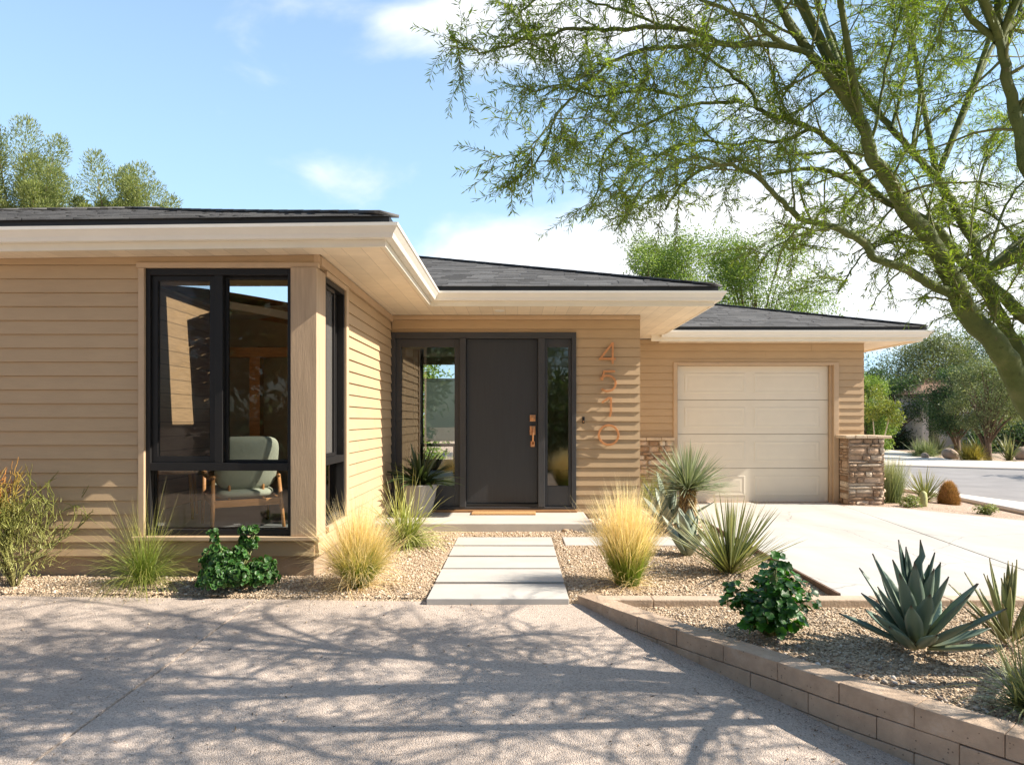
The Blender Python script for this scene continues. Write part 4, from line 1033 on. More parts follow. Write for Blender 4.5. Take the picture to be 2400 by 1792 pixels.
for sx in (-1,1): mb.beam((sx*.305,-.25,.27),(sx*.305,.28,.305),.03,.065); mb.tube([(sx*.16,-.20,.30),(sx*.16,-.205,.46),(sx*.15,-.225,.58)],.014,8)
mb.build('frame',M['wood'],ch,world=False,bevel=.006)
sc=empty('side_chair',(-3.28,6.5,.30),math.radians(-70),'honey coloured wooden side chair at the left edge of the corner window','chair')
mb=MB(); mb.box(-.2,.2,-.2,.2,.42,.45); mb.build('seat',M['honey'],sc,world=False,bevel=.01)
for sx in (-1,1):
    for sy in (-1,1):
        mb=MB(); mb.tube([(sx*.19,sy*.19,0),(sx*.16,sy*.16,.42)],[.013,.018],8); mb.build('leg',M['honey'],sc,world=False,sm=True)
mb=pad(.42,.18,.03,.5,.4,bend=.3); mb.xform(lambda x,y,z:(x,-.2-z,.70+y)); mb.tube([(-.15,-.17,.44),(-.16,-.2,.68)],.011,8); mb.tube([(.15,-.17,.44),(.16,-.2,.68)],.011,8); mb.build('backrest',M['honey'],sc,world=False,sm=True)
cb=empty('cabinet',(-2.28,8.75,.30),0,'tall dark walnut cabinet at the back of the room behind the corner window','cabinet')
mb=MB(); mb.box(-.44,.44,-.22,.22,.06,1.28); mb.box(-.47,.47,-.25,.24,1.28,1.32); mb.box(-.40,.40,-.19,.19,0,.06); mb.build('body',M['walnut'],cb,world=False,bevel=.004)
for sx in (-1,1):
    mb=MB(); mb.box(min(0,sx*.43)+.004,max(0,sx*.43)-.004,-.242,-.221,.08,1.26); d_=mb.build('door',M['walnut'],cb,world=False,bevel=.003)
    mb=MB(); mb.tube([(sx*.05,-.262,.62),(sx*.05,-.262,.76)],.006,8); mb.build('handle',M['copper'],d_,world=False)
# ------------------------------------------------------------------ plants of the beds
def dirs(n, lo, hi, az=None, pw=1.0):
    """directions at angles lo..hi from vertical (degrees)."""
    th=np.radians(lo+(hi-lo)*RNG.random(n)**pw); a=RNG.uniform(0,2*math.pi,n) if az is None else az
    return np.stack([np.sin(th)*np.cos(a),np.sin(th)*np.sin(a),np.cos(th)],1), a, th
def clump_base(n,x,y,z,r):
    a=RNG.uniform(0,6.28,n); q=r*RNG.random(n)**.6
    return np.stack([x+q*np.cos(a),y+q*np.sin(a),np.full(n,z)],1)
def grass(name,x,y,z,h,n,spread,mat,label,base=.06,w=.0032,droop=.35,pw=.8,group=None,lean=(0,0),k=5):
    D,a,th=dirs(n,1,spread,pw=pw); D[:,0]+=lean[0]; D[:,1]+=lean[1]
    B=clump_base(n,x,y,z,base); L=h*RNG.uniform(.5,1.12,n)*(1.0-.15*np.sin(th))
    nb=NB(); blades(nb,B,D,L,w*RNG.uniform(.6,1.3,n),droop*RNG.uniform(.2,1.6,n)*(.25+np.sin(th)*1.4),k,lambda s:(1-s)**.55*(.55+.45*np.minimum(1,s*4)),curl=RNG.normal(size=(n,3))*[.06,.06,0])
    m=n//9; D2,a2,t2=dirs(m,35,95); blades(nb,clump_base(m,x,y,z,base*1.1),D2,h*RNG.uniform(.2,.6,m),w*RNG.uniform(.7,1.4,m),.35,k,t0=.62,t1=.8,curl=RNG.normal(size=(m,3))*[.25,.25,.05])   # dry thatch
    o=nb.build(name,mat); return tag(o,label,'grass',group)
G_='ornamental grass clumps'
grass('grass_clump',-2.73,5.0,.03,.80,800,64,L_['wispy'],'loose wispy green grass clump under the left edge of the corner window',.055,.0030,.55,.75,G_,k=7)
grass('grass_clump',-1.15,4.95,.02,.76,3600,42,L_['feather'],'blond tipped feather grass clump at the front corner left of the path',.075,.0030,.42,.85,G_,k=6)
grass('grass_clump',-1.08,6.48,.02,.88,600,64,L_['broad'],'pale green broad bladed grass clump between porch pot and corner window',.07,.0105,.62,.7,G_,k=7)
grass('grass_clump',.80,4.98,.02,.81,3200,29,L_['feather'],'tall blond feather grass clump right of the path slabs',.085,.0030,.30,.85,G_,k=6)

# finger-stemmed shrub left of the window
def twiggy(name,x,y,z,h,r,mat,label,cat,n0=9,seed=3,stem=None):
    rg=np.random.default_rng(seed); nb=NB(); mb=MB()
    e=empty(name,(x,y,z),0,label,cat)
    tips=[]
    def grow(p,d,L,rad,lev):
        pts=[p]; n=4
        for i in range(n):
            d=nrm(d+rg.normal(size=3)*.16+np.array([0,0,.06])); p=p+d*L/n; pts.append(p)
        P=np.array(pts); tt=(P[:,2]-z)/h
        for sdv in (0,1):
            tips.append((P,rad,tt))
        if lev>0:
            for _ in range(rg.integers(2,5)):
                q=P[rg.integers(2,n+1)]; dd=nrm(d+rg.normal(size=3)*.55+np.array([0,0,.12])); grow(q,dd,L*rg.uniform(.5,.8),rad*.72,lev-1)
    for i in range(n0):
        a=rg.uniform(0,6.28); th=rg.uniform(.05,.55); grow(np.array([x+.02*math.cos(a),y+.02*math.sin(a),z]),np.array([math.sin(th)*math.cos(a),math.sin(th)*math.sin(a),math.cos(th)]),h*.36,.0085,3)
    nb=NB()
    for P,rad,tt in tips:
        k=len(P); m=5; T=nrm(np.gradient(P,axis=0)); u=nrm(np.cross(T,[.3,.9,.2])); w=np.cross(T,u); a=np.arange(m)*2*math.pi/m
        rr=np.linspace(rad,rad*.6,k)
        V=P[:,None]+(u[:,None]*np.cos(a)[None,:,None]+w[:,None]*np.sin(a)[None,:,None])*rr[:,None,None]
        idx=np.arange(k*m).reshape(k,m); Q=np.stack([idx[:-1],np.roll(idx,-1,1)[:-1],np.roll(idx,-1,1)[1:],idx[1:]],-1).reshape(-1,4)
        side=.40*np.clip(-(P[:,0]-x)/r,-.6,1.0)
        nb.add(V.reshape(-1,3),Q=Q,t=np.repeat(np.clip(tt*.72+side*tt*1.5,0,1),m),r=np.full(k*m,rg.random()))
    nb.build('stems',mat,e,sm=True)
    return e
tw=twiggy('firestick_shrub',-3.66,4.97,.02,1.15,.4,L_['firestick'],'finger stemmed green and orange shrub in front of the lap siding','shrub',16,8)
n=1500; nb=NB(); B=np.stack([-3.64+RNG.normal(0,.13,n),4.97+RNG.normal(0,.12,n),.12+RNG.random(n)*.50],1); D=nrm(B-np.array([-3.6,4.97,.0])+RNG.normal(size=(n,3))*.25)
blades(nb,B,D,RNG.uniform(.03,.09,n),RNG.uniform(.003,.006,n),.1,2,t0=.12,t1=.38); nb.build('leaves',L_['firestick'],tw)

def bush(name,x,y,z,w,h,n,mat,label,leaf=(.018,.034),kind='lobed',cat='shrub',group=None,seed=0,shoots=0,clumps=18,stemmat=None):
    rg=np.random.default_rng(seed)
    e=empty(name,(x,y,z),0,label,cat,group); nb=NB(); mb=MB()
    cs=[]
    for i in range(clumps):
        a=rg.uniform(0,6.28); q=rg.random()**.5; hh=rg.random()
        c=np.array([x+w/2*.78*q*math.cos(a),y+w/2*.7*q*math.sin(a),z+h*(.12+.72*hh*(1-.55*q))]); cs.append((c,rg.uniform(.14,.24)*w))
    for i in range(shoots):
        a=rg.uniform(0,6.28); q=rg.uniform(.1,.6)
        for s in (.75,.92,1.05):
            cs.append((np.array([x+w/2*q*math.cos(a)*(.6+.5*s),y+w/2*q*math.sin(a)*(.6+.5*s),z+h*s*rg.uniform(.85,1.05)]),w*.07))
    tot=sum(r**2 for c,r in cs)
    for c,r in cs:
        k=max(4,int(n*r*r/tot)); d=rnd_dir(k,rg); d[:,2]=np.abs(d[:,2])*.9-.25; d=nrm(d); P=c+d*r*rg.uniform(.6,1.05,(k,1)); P[:,2]=np.maximum(P[:,2],z+.012)
        Nn=nrm(d*.7+np.array([0,-.25,.75])+rg.normal(size=(k,3))*.35); sz=rg.uniform(leaf[0],leaf[1],k)
        if kind=='lobed': lobed(nb,P,Nn,sz,7,.22,.3)
        elif kind=='rosette': lobed(nb,P,nrm(d+rg.normal(size=(k,3))*.4),sz,11,.10,.55,rim=22)
        else: leaves(nb,P,nrm(np.cross(Nn,rg.normal(size=(k,3)))),Nn,sz*2,sz*.9,t=rg.random(k))
        m=3
        for _ in range(m):
            q=c+rnd_dir(1,rg)[0]*r*.5; mid=np.array([(x*1.2+q[0]*.8)/2,(y*1.2+q[1]*.8)/2,z+(q[2]-z)*.45])
            mb.tube([(x+(q[0]-x)*.15,y+(q[1]-y)*.15,z),tuple(mid),tuple(q)],[.006,.0045,.003],5)
    nb.build('foliage',mat,e); mb.build('stems',stemmat or M['twig'],e,sm=True); return e
bush('rosette_shrub',-2.02,4.90,.03,.50,.37,2600,L_['kale'],'low dark green shrub of crinkled rosettes below the corner window',(.011,.023),'rosette',seed=5,clumps=16,shoots=3)
bush('geranium_bush',1.42,3.83,.02,.50,.40,620,L_['geranium'],'glossy dark green bush of lobed leaves in the front bed',(.018,.036),'lobed',seed=14,clumps=20,shoots=5)

# agaves and yuccas
agprof=lambda s:np.where(s<.55,.62+.38*np.sin(np.clip(s/.55,0,1)*math.pi/2),1-((s-.55)/.45)**1.6)*(1-.999*np.clip((s-.93)/.07,0,1))
def agave(name,x,y,z,R_,n,W,mat,label,group=None,lo=4,hi=88,droop=.0,cup=.24,lenv=.18,up=0.0,cat='agave',short=.1):
    i=np.arange(n); az=i*2.39996+RNG.normal(0,.12,n); f=(i+.5)/n
    th=np.radians(lo+(hi-lo)*f**.85+RNG.normal(0,4,n)); D=np.stack([np.sin(th)*np.cos(az),np.sin(th)*np.sin(az),np.cos(th)],1)
    B=np.stack([x+.035*np.sin(th)*np.cos(az)*R_*4,y+.035*np.sin(th)*np.sin(az)*R_*4,z+.05*R_*(1-f)*4],1)
    L=R_*(1.0+RNG.uniform(-lenv,lenv*.4,n))*(1.04-short*f); Wd=W*RNG.uniform(.85,1.1,n)
    sd=np.stack([-np.sin(az),np.cos(az),np.zeros(n)],1)
    nb=NB()
    # upward arc: leaves start flatter and curl up
    dr=-(up+RNG.uniform(-.05,.10,n))*np.sin(th)+droop*np.sin(th)
    blades(nb,B,D,L,Wd,dr,12,agprof,cup,curl=np.stack([np.cos(az),np.sin(az),np.zeros(n)],1)*RNG.uniform(-.10,.06,(n,1)),side=sd)
    o=nb.build(name,mat,sm=True); md=o.modifiers.new('t','SOLIDIFY'); md.thickness=.006*(R_/.4); md.offset=0
    return tag(o,label,cat,group)
agave('blue_agave',2.085,3.56,.03,.44,36,.080,L_['agave'],'large blue green agave in the front bed by the block wall',lo=3,hi=76,up=.10,short=.32)
agave('spiky_agave',2.66,3.70,.02,.37,34,.026,L_['yucca2'],'narrow leaved olive rosette behind the blue agave at the bed end',lo=2,hi=60,up=-.02,lenv=.3)
agave('pale_agave',1.70,7.70,.02,.50,17,.105,L_['agave_pale'],'pale silvery agave left of the shaggy trunked yucca',lo=6,hi=66,up=.06)
agave('artichoke_agave',1.50,6.02,.02,.36,13,.13,L_['agave_pale'],'squat pale agave with broad upright leaves at the foot of the fan yucca',lo=3,hi=42,up=.18)
grass('spiky_tuft',2.13,2.82,.01,.42,340,56,L_['yucca2'],'dense olive green blade tuft by the near end of the block wall',.06,.009,.40,.8,None)

yprof=lambda s:np.minimum(1,s*6+.55)*(1-s)**.5
def yucca(name,x,y,z,R_,n,W,mat,label,trunk=0.0,tr=.08,lo=2,hi=100,droop=.05,cat='yucca'):
    e=empty(name,(x,y,z),0,label,cat); zc=z+trunk
    D,a,th=dirs(n,lo,hi,pw=.75); B=np.stack([x+.5*tr*D[:,0],y+.5*tr*D[:,1],zc+RNG.uniform(-.03,.06,n)],1)
    nb=NB(); blades(nb,B,D,R_*RNG.uniform(.78,1.05,n),W*RNG.uniform(.8,1.15,n),droop*RNG.uniform(.3,1.6,n)*np.sin(th),5,yprof,.12)
    nb.build('crown',mat,e)
    if trunk:
        mb=MB(); k=9; mb.tube([(x+.006*math.sin(i),y,z-.03+(trunk+.05)*i/(k-1)) for i in range(k)],[tr*(1.05-.25*abs(i/(k-1)-.35)) for i in range(k)],14); t=mb.build('trunk',M['bark_brown'],e,sm=True)
        m=2600; aa=RNG.uniform(0,6.28,m); zz=RNG.uniform(-.01,trunk+.02,m); o_=np.stack([np.cos(aa),np.sin(aa),np.zeros(m)],1)
        nb=NB(); Bk=np.stack([x+np.cos(aa)*tr*.93,y+np.sin(aa)*tr*.93,z+zz],1); blades(nb,Bk,nrm(o_*.55+np.array([0,0,-.8])+RNG.normal(size=(m,3))*.25),RNG.uniform(.025,.055,m),RNG.uniform(.006,.012,m),.1,2,lambda s:(1-s*.8)); nb.build('leaf_skirt',L_['trunkfuzz'],t,world=False)
    return e
yucca('trunk_yucca',1.845,7.40,.01,.54,420,.014,L_['yucca'],'blue grey yucca with a round crown on a shaggy trunk by the garage door',.46,.080,2,96,.06)
yucca('fan_yucca',1.66,5.33,.02,.64,170,.020,L_['yucca2'],'stemless olive yucca with stiff blades fanning up beside the driveway edging',0,.05,2,62,.05)
# leafy plant in the pot
n=46; D,a,th=dirs(n,8,74,pw=.8); nb=NB(); blades(nb,clump_base(n,PX,PY,.46,.05),D,RNG.uniform(.46,.66,n),RNG.uniform(.045,.066,n),.36*np.sin(th),8,lambda s:np.minimum(1,.5+s*2.2)*(1-s**2.2),.2)
o=nb.build('potted_plant',L_['strap'],sm=True); tag(o,'dark green strap leaved plant growing in the grey porch planter','plant')
grass('arching_bush',1.86,9.25,.0,.72,1000,62,L_['olive'],'fine leaved yellow green bush against the stone wainscot behind the yucca',.10,.006,.75,.7,None)
bpy.data.objects['arching_bush']['category']='shrub'

# plants past the driveway
grass('grey_shrub',5.86,10.75,-.10,.80,1300,24,L_['greygreen'],'upright grey green feathery shrub beside the stone pier',.16,.006,.12,1.0,None)
bpy.data.objects['grey_shrub']['category']='shrub'
yucca('low_yucca',6.80,11.4,-.13,.56,150,.020,L_['yucca2'],'low fan of stiff yucca blades beyond the driveway near the pier',.02,.05,2,88,.05)
nb=NB(); n=9000; D=rnd_dir(n); D[:,2]=np.abs(D[:,2]); c=np.array([6.98,11.05,-.15]); B=c+D*np.array([.15,.15,.37])*RNG.uniform(.55,1,(n,1))
blades(nb,B,nrm(D+np.array([0,0,.9])+RNG.normal(size=(n,3))*.3),RNG.uniform(.04,.09,n),.006,.15,2,t0=.1,t1=1); o=nb.build('rusty_mound',L_['rust'],sm=False); tag(o,'rounded rust orange dry grass mound by the pavement','grass mound')
bush('small_shrub',5.84,10.15,-.10,.32,.26,900,L_['olive'],'small yellow green shrub at the driveway corner by the pier',(.010,.020),'leaf',seed=21,clumps=10)
bush('small_shrub',6.64,9.62,-.12,.33,.23,900,L_['olive'],'lone small round green shrub on the gravel past the driveway',(.010,.019),'leaf',seed=22,clumps=10)
mb=MB(); cx_,cy_=6.12,10.3
for i in range(10): pass
prof=[(.0,0),(.045,0),(.055,.08),(.056,.16),(.045,.235),(.02,.265),(0,.27)]
n_=20; vs=[]
for r_,z_ in prof:
    for j in range(n_): rr=r_*(1+.14*(1 if j%2 else -1)*.5); vs.append((cx_+rr*math.cos(6.2832*j/n_),cy_+rr*math.sin(6.2832*j/n_),-.11+z_))
mb.add(vs,[(i*n_+j,i*n_+(j+1)%n_,(i+1)*n_+(j+1)%n_,(i+1)*n_+j) for i in range(len(prof)-1) for j in range(n_)])
o=mb.build('column_cactus',pm('yellow_green_cactus',(.40,.40,.18),.15,30,.7,.4,120,.004),sm=True); tag(o,'short ribbed yellow green cactus beside the low yucca','cactus')
# ------------------------------------------------------------------ trees
def tubes(nb, polys, r=.5):
    for P,rad,m in polys:
        P=np.asarray(P,float); k=len(P); T=nrm(np.gradient(P,axis=0)); u=np.cross(T,[.31,.92,.22]); u=nrm(u); w=np.cross(T,u); a=np.arange(m)*2*math.pi/m
        V=P[:,None]+(u[:,None]*np.cos(a)[None,:,None]+w[:,None]*np.sin(a)[None,:,None])*np.asarray(rad)[:,None,None]
        idx=np.arange(k*m).reshape(k,m); Q=np.stack([idx[:-1],np.roll(idx,-1,1)[:-1],np.roll(idx,-1,1)[1:],idx[1:]],-1).reshape(-1,4)
        nb.add(V.reshape(-1,3),Q=Q,t=np.full(k*m,.5),r=np.full(k*m,r))
def spline(P,n):
    """Catmull-Rom through the points."""
    P=np.asarray(P,float); Q=np.vstack([2*P[0]-P[1],P,2*P[-1]-P[-2]]); out=[]; m=len(P)-1
    for s in np.linspace(0,m,n):
        i=min(int(s),m-1); t=s-i; a,b,c,d=Q[i],Q[i+1],Q[i+2],Q[i+3]
        out.append(.5*((2*b)+(-a+c)*t+(2*a-5*b+4*c-d)*t*t+(-a+3*b-3*c+d)*t**3))
    return np.array(out)
pv=empty('palo_verde_tree',(2.95,3.2,0),0,'green barked palo verde tree with feathery leaves leaning in from the right','tree')
BASE=(2.98,3.18,-.05)
def limb(pts,Y0,Y1_,pre=()):
    n=len(pts); return [tuple(q) for q in pre]+[at(px,py,Y0+(Y1_-Y0)*i/max(1,n-1)) for i,(px,py) in enumerate(pts)]
LIMBS=[ # (points in metres, start radius, end radius, foliage starts at)
 (limb([(2400,925),(2371,861),(2331,802),(2286,757),(2250,702),(2236,662),(2213,617),(2186,571),(2159,535),(2127,499),(2105,458),(2078,413),(2046,377),(2036,340),(2020,291),(1991,236),(1954,189),(1918,145),(1882,105),(1856,65),(1838,33),(1800,-40),(1740,-130)],3.25,2.9,[BASE,(2.72,3.22,.75)]),.088,.012,.42),
 (limb([(2400,861),(2381,815),(2353,766),(2331,716),(2304,675),(2277,639),(2250,603),(2227,571),(2204,544),(2168,517),(2130,492),(2078,472),(2046,449),(2010,431),(1960,409),(1933,400),(1880,395),(1800,410)],3.40,3.55,[BASE,(2.80,3.3,.8)]),.058,.010,.45),
 (limb([(2460,800),(2400,743),(2357,698),(2317,662),(2299,621),(2286,576),(2268,540),(2245,499),(2222,458),(2195,418),(2168,386),(2136,356),(2100,309),(2063,269),(2027,218),(1990,170),(1960,110),(1930,40),(1900,-60)],3.35,3.7,[BASE,(2.85,3.25,.9)]),.052,.010,.40),
 (limb([(2250,702),(2231,690),(2195,672),(2159,653),(2123,630),(2082,617),(2046,601),(2028,571),(1992,549),(1942,526),(1888,517),(1865,506),(1843,481),(1816,455),(1784,420),(1740,395),(1690,385),(1640,400),(1590,440),(1560,490)],3.18,2.85),.034,.006,.42),
 (limb([(2046,445),(2005,400),(1978,363),(1940,330),(1900,300),(1863,285),(1809,270),(1774,255),(1763,218),(1726,182),(1690,156),(1650,130),(1600,110)],3.2,3.3),.022,.006,.2),
 (limb([(1956,190),(1900,130),(1840,110),(1760,104),(1690,102),(1640,80),(1580,66),(1508,65),(1450,68),(1396,73),(1354,66),(1309,76),(1254,90),(1200,104),(1163,116),(1116,122),(1080,102),(1058,80)],2.95,2.75),.020,.003,.15),
 (limb([(1640,105),(1560,112),(1508,118),(1472,128),(1425,150),(1385,185),(1345,225),(1309,262),(1292,300),(1275,345),(1254,385),(1232,408),(1207,414)],2.88,2.6),.012,.003,.1),
 (limb([(1310,262),(1290,292),(1262,322),(1235,350),(1203,364),(1162,366)],2.65,2.55),.006,.002,.1),
 (limb([(1740,240),(1680,240),(1610,250),(1540,280),(1490,300),(1450,325),(1420,350),(1405,400),(1402,440),(1385,480),(1370,512)],3.3,3.05),.012,.003,.1),
 (limb([(1690,385),(1640,370),(1590,380),(1540,410),(1500,450),(1480,490),(1440,540)],2.9,2.75),.009,.003,.1),
 (limb([(1900,300),(1840,330),(1780,330),(1720,340),(1660,330),(1600,340),(1540,370),(1490,420),(1455,470)],3.25,3.5),.012,.003,.1),
 (limb([(1600,230),(1540,215),(1470,215),(1410,225),(1360,215),(1310,195),(1262,215),(1215,200)],3.0,2.9),.010,.003,.05),
 (limb([(1560,66),(1480,30),(1400,10),(1320,-20),(1240,10),(1215,40)],2.9,2.8),.008,.003,.05),
 (limb([(1840,110),(1780,60),(1700,20),(1620,-10),(1540,-40),(1450,-60)],2.9,2.7),.014,.004,.1),
 (limb([(2186,571),(2130,565),(2070,570),(2020,600),(1990,640),(1960,690)],3.25,3.1),.008,.003,.2),
 (limb([(2123,630),(2090,655),(2060,690),(2040,730)],3.0,2.95),.006,.002,.2),
 (limb([(1942,526),(1900,545),(1850,560),(1800,590),(1770,640)],2.9,2.8),.008,.002,.1),
 (limb([(2304,640),(2330,560),(2350,500),(2385,440),(2440,400)],3.5,3.7),.014,.004,.2),
 (limb([(2268,540),(2290,470),(2300,400),(2330,330),(2370,280)],3.6,3.9),.014,.004,.2),
 (limb([(2250,480),(2320,500),(2380,560),(2430,620)],3.6,3.8),.010,.003,.1),
 (limb([(2136,356),(2150,280),(2160,200),(2175,120),(2200,40),(2230,-60)],3.6,3.9),.014,.004,.2),
 (limb([(2090,300),(2110,220),(2130,130),(2140,40),(2150,-60)],3.5,3.6),.012,.004,.2),
 (limb([(2040,350),(2060,260),(2075,170),(2100,70),(2130,-40)],3.2,3.1),.012,.004,.25),
 # the second stem, top right
 (limb([(2410,400),(2395,330),(2380,270),(2366,200),(2350,130),(2342,95),(2325,40),(2300,-40),(2270,-160)],2.75,2.7,[BASE,(2.78,3.0,.9),(2.38,2.82,1.75)]),.050,.012,.75),
 (limb([(2345,105),(2290,55),(2245,0),(2190,-60)],2.75,2.6),.020,.010,.5),
 (limb([(2350,115),(2362,50),(2372,0),(2390,-70)],2.75,2.8),.020,.010,.5),
 (limb([(2352,120),(2385,40),(2400,-20),(2420,-90)],2.75,2.9),.012,.008,.5),
]
# limbs above and to the right of the picture, the rest of the crown
rgT=np.random.default_rng(77)
for tgt in [(.1,3.6,4.0),(.9,2.7,4.1),(1.5,3.7,4.5),(2.2,2.9,4.6),(3.0,3.4,4.7),(3.7,2.7,4.2),(4.3,3.5,3.8),(1.2,2.1,3.9),(2.6,2.3,4.2),(3.4,4.2,3.9),(4.7,3.0,3.3),(2.1,4.2,4.4),(.5,3.1,4.6),(4.0,2.2,3.2),(3.9,2.6,2.9),(4.5,3.0,2.7),(3.6,2.1,3.5),(5.0,2.7,3.4),(.6,2.5,3.6),(1.9,3.2,4.0)]:
    b=np.array(tgt); st=[np.array(at(*q)) for q in ((2105,458,3.05),(2195,418,3.55),(2342,95,2.72),(2304,640,3.42),(2020,291,3.0),(2380,270,2.75))]
    a=min(st,key=lambda q:np.linalg.norm((q-b)*[1,1,.6])); m=a*.45+b*.55+np.array([0,0,.15])+rgT.normal(size=3)*.1
    LIMBS.append(([tuple(a),tuple(m),tuple(b)],.022,.007,.301))
LIMBS=[(a,b*(.69 if b>.04 else .74),c*.9,d) for a,b,c,d in LIMBS]
for q in ([(2.85,3.2,.9),(3.3,3.0,1.7),(3.9,2.75,2.6)],[(2.8,3.25,.9),(3.5,3.3,1.9),(4.3,3.3,2.5)],[(2.9,3.2,.5),(3.6,2.6,1.4),(4.4,2.4,2.0)],[(3.3,3.0,1.7),(3.7,2.5,2.2),(4.3,2.1,2.6)]): LIMBS.append((q,.034,.010,.301))
wood=NB(); twig=NB(); lf=NB()
def subbranch(p,d,L,rad,lev,rg,high=False):
    n=5; P=[p]; d=nrm(d)
    for i in range(n):
        d=nrm(d+rg.normal(size=3)*.15+np.array([0,0,-.04*(i+1)/n*(2-lev)])); p=p+d*L/n; P.append(p)
    P=np.array(P)
    if (P[:,2]<2.06-.205*np.maximum(P[:,0],0)).any(): return None,d     # the crown is clear underneath
    if high and (P[:,2]<1.4+.62*P[:,1])[P[:,0]<.78*P[:,1]].any(): return None,d      # bare shoots only up in the crown
    tubes(twig,[(P,np.linspace(rad,rad*.45,n+1),4)],rg.random())
    return P,d
leafjobs=[]
def leafy(P,rg,dens=1.0):
    """pinnate sprays along a twig."""
    seg=np.linalg.norm(np.diff(P,axis=0),axis=1).sum(); m=max(3,int(seg/.0078*dens)); s=np.linspace(.05,1,m)*(len(P)-1)
    i=np.minimum(s.astype(int),len(P)-2); f=(s-i)[:,None]; Q=P[i]*(1-f)+P[i+1]*f; T=nrm(P[i+1]-P[i]); leafjobs.append((Q,T))
for pts,r0,r1,fs in LIMBS:
    rg=rgT; P=spline(pts,max(10,int(len(pts)*3))); k=len(P); s=np.linspace(0,1,k); rad=r0+(r1-r0)*s**.85
    if r0>.02: rad=rad*(1+.02*np.sin(np.arange(k)*1.3)+rg.normal(size=k)*.025)
    P=P+rg.normal(size=P.shape)*np.minimum(rad,.004)[:,None]*.8
    tubes(wood,[(P,rad,12 if r0>.03 else 7)],rg.random())
    d=np.concatenate([[0],np.cumsum(np.linalg.norm(np.diff(P,axis=0),axis=1))]); Lt=d[-1]; x=fs*Lt
    if r1<.005: leafy(P[int(k*.6):],rg)
    while x<Lt:
        i=min(np.searchsorted(d,x),k-2); T=nrm(P[i+1]-P[i]); q=x/Lt
        dd=nrm(T*.75+rg.normal(size=3)*.75+np.array([-.04,0,-.05])); L=rg.uniform(.26,.58)*(1-(.80 if r0<.0165 else .35)*q)
        sp,ed=subbranch(P[i],dd,L,max(.0022,min(.006,rad[i]*.4)),1,rg)
        if sp is None: x+=.03; continue
        hid=fs==.301
        if hid and rg.random()<.5:
            bb,_e=subbranch(P[i],dd,rg.uniform(.7,1.4),rg.uniform(.005,.010),1,rg,True)
            if bb is not None:
                for jj in (2,3,4,5): subbranch(bb[jj],nrm(_e+rg.normal(size=3)*.7),rg.uniform(.3,.7),.004,1,rg,True)
        dn=.13 if hid else 1.0
        leafy(sp[2:],rg,dn)
        for _ in range(rg.integers(2,5) if hid else rg.integers(4,9)):
            j=rg.integers(1,6); t2,e2=subbranch(sp[j],nrm(ed*.8+rg.normal(size=3)*.6+np.array([0,0,-.12])),rg.uniform(.10,.26),.0016,0,rg)
            if t2 is not None: leafy(t2,rg,dn)
        x+=rg.uniform(.042,.088)
Q=np.concatenate([a for a,b in leafjobs]); T=np.concatenate([b for a,b in leafjobs]); n=len(Q)
for sg in (-1,1):
    sd=nrm(np.cross(T,rgT.normal(size=(n,3))*.5+np.array([0,.3,1.0]))); A=nrm(T*.75+sd*sg*.8+rgT.normal(size=(n,3))*.22+np.array([0,0,-.10]))
    keep=rgT.random(n)<.86
    leaves(lf,Q[keep],A[keep],nrm(rgT.normal(size=(keep.sum(),3))+np.array([0,0,1.2])),rgT.uniform(.017,.044,keep.sum()),rgT.uniform(.0032,.0060,keep.sum()),t=rgT.random(keep.sum()))
print('palo verde leaflets',lf.n//4)
tr=wood.build('trunk',M['bark'],pv,sm=True); cr=lf.build('crown',L_['palo'],pv); twig.build('twigs',M['twig'],cr,world=False,sm=True)

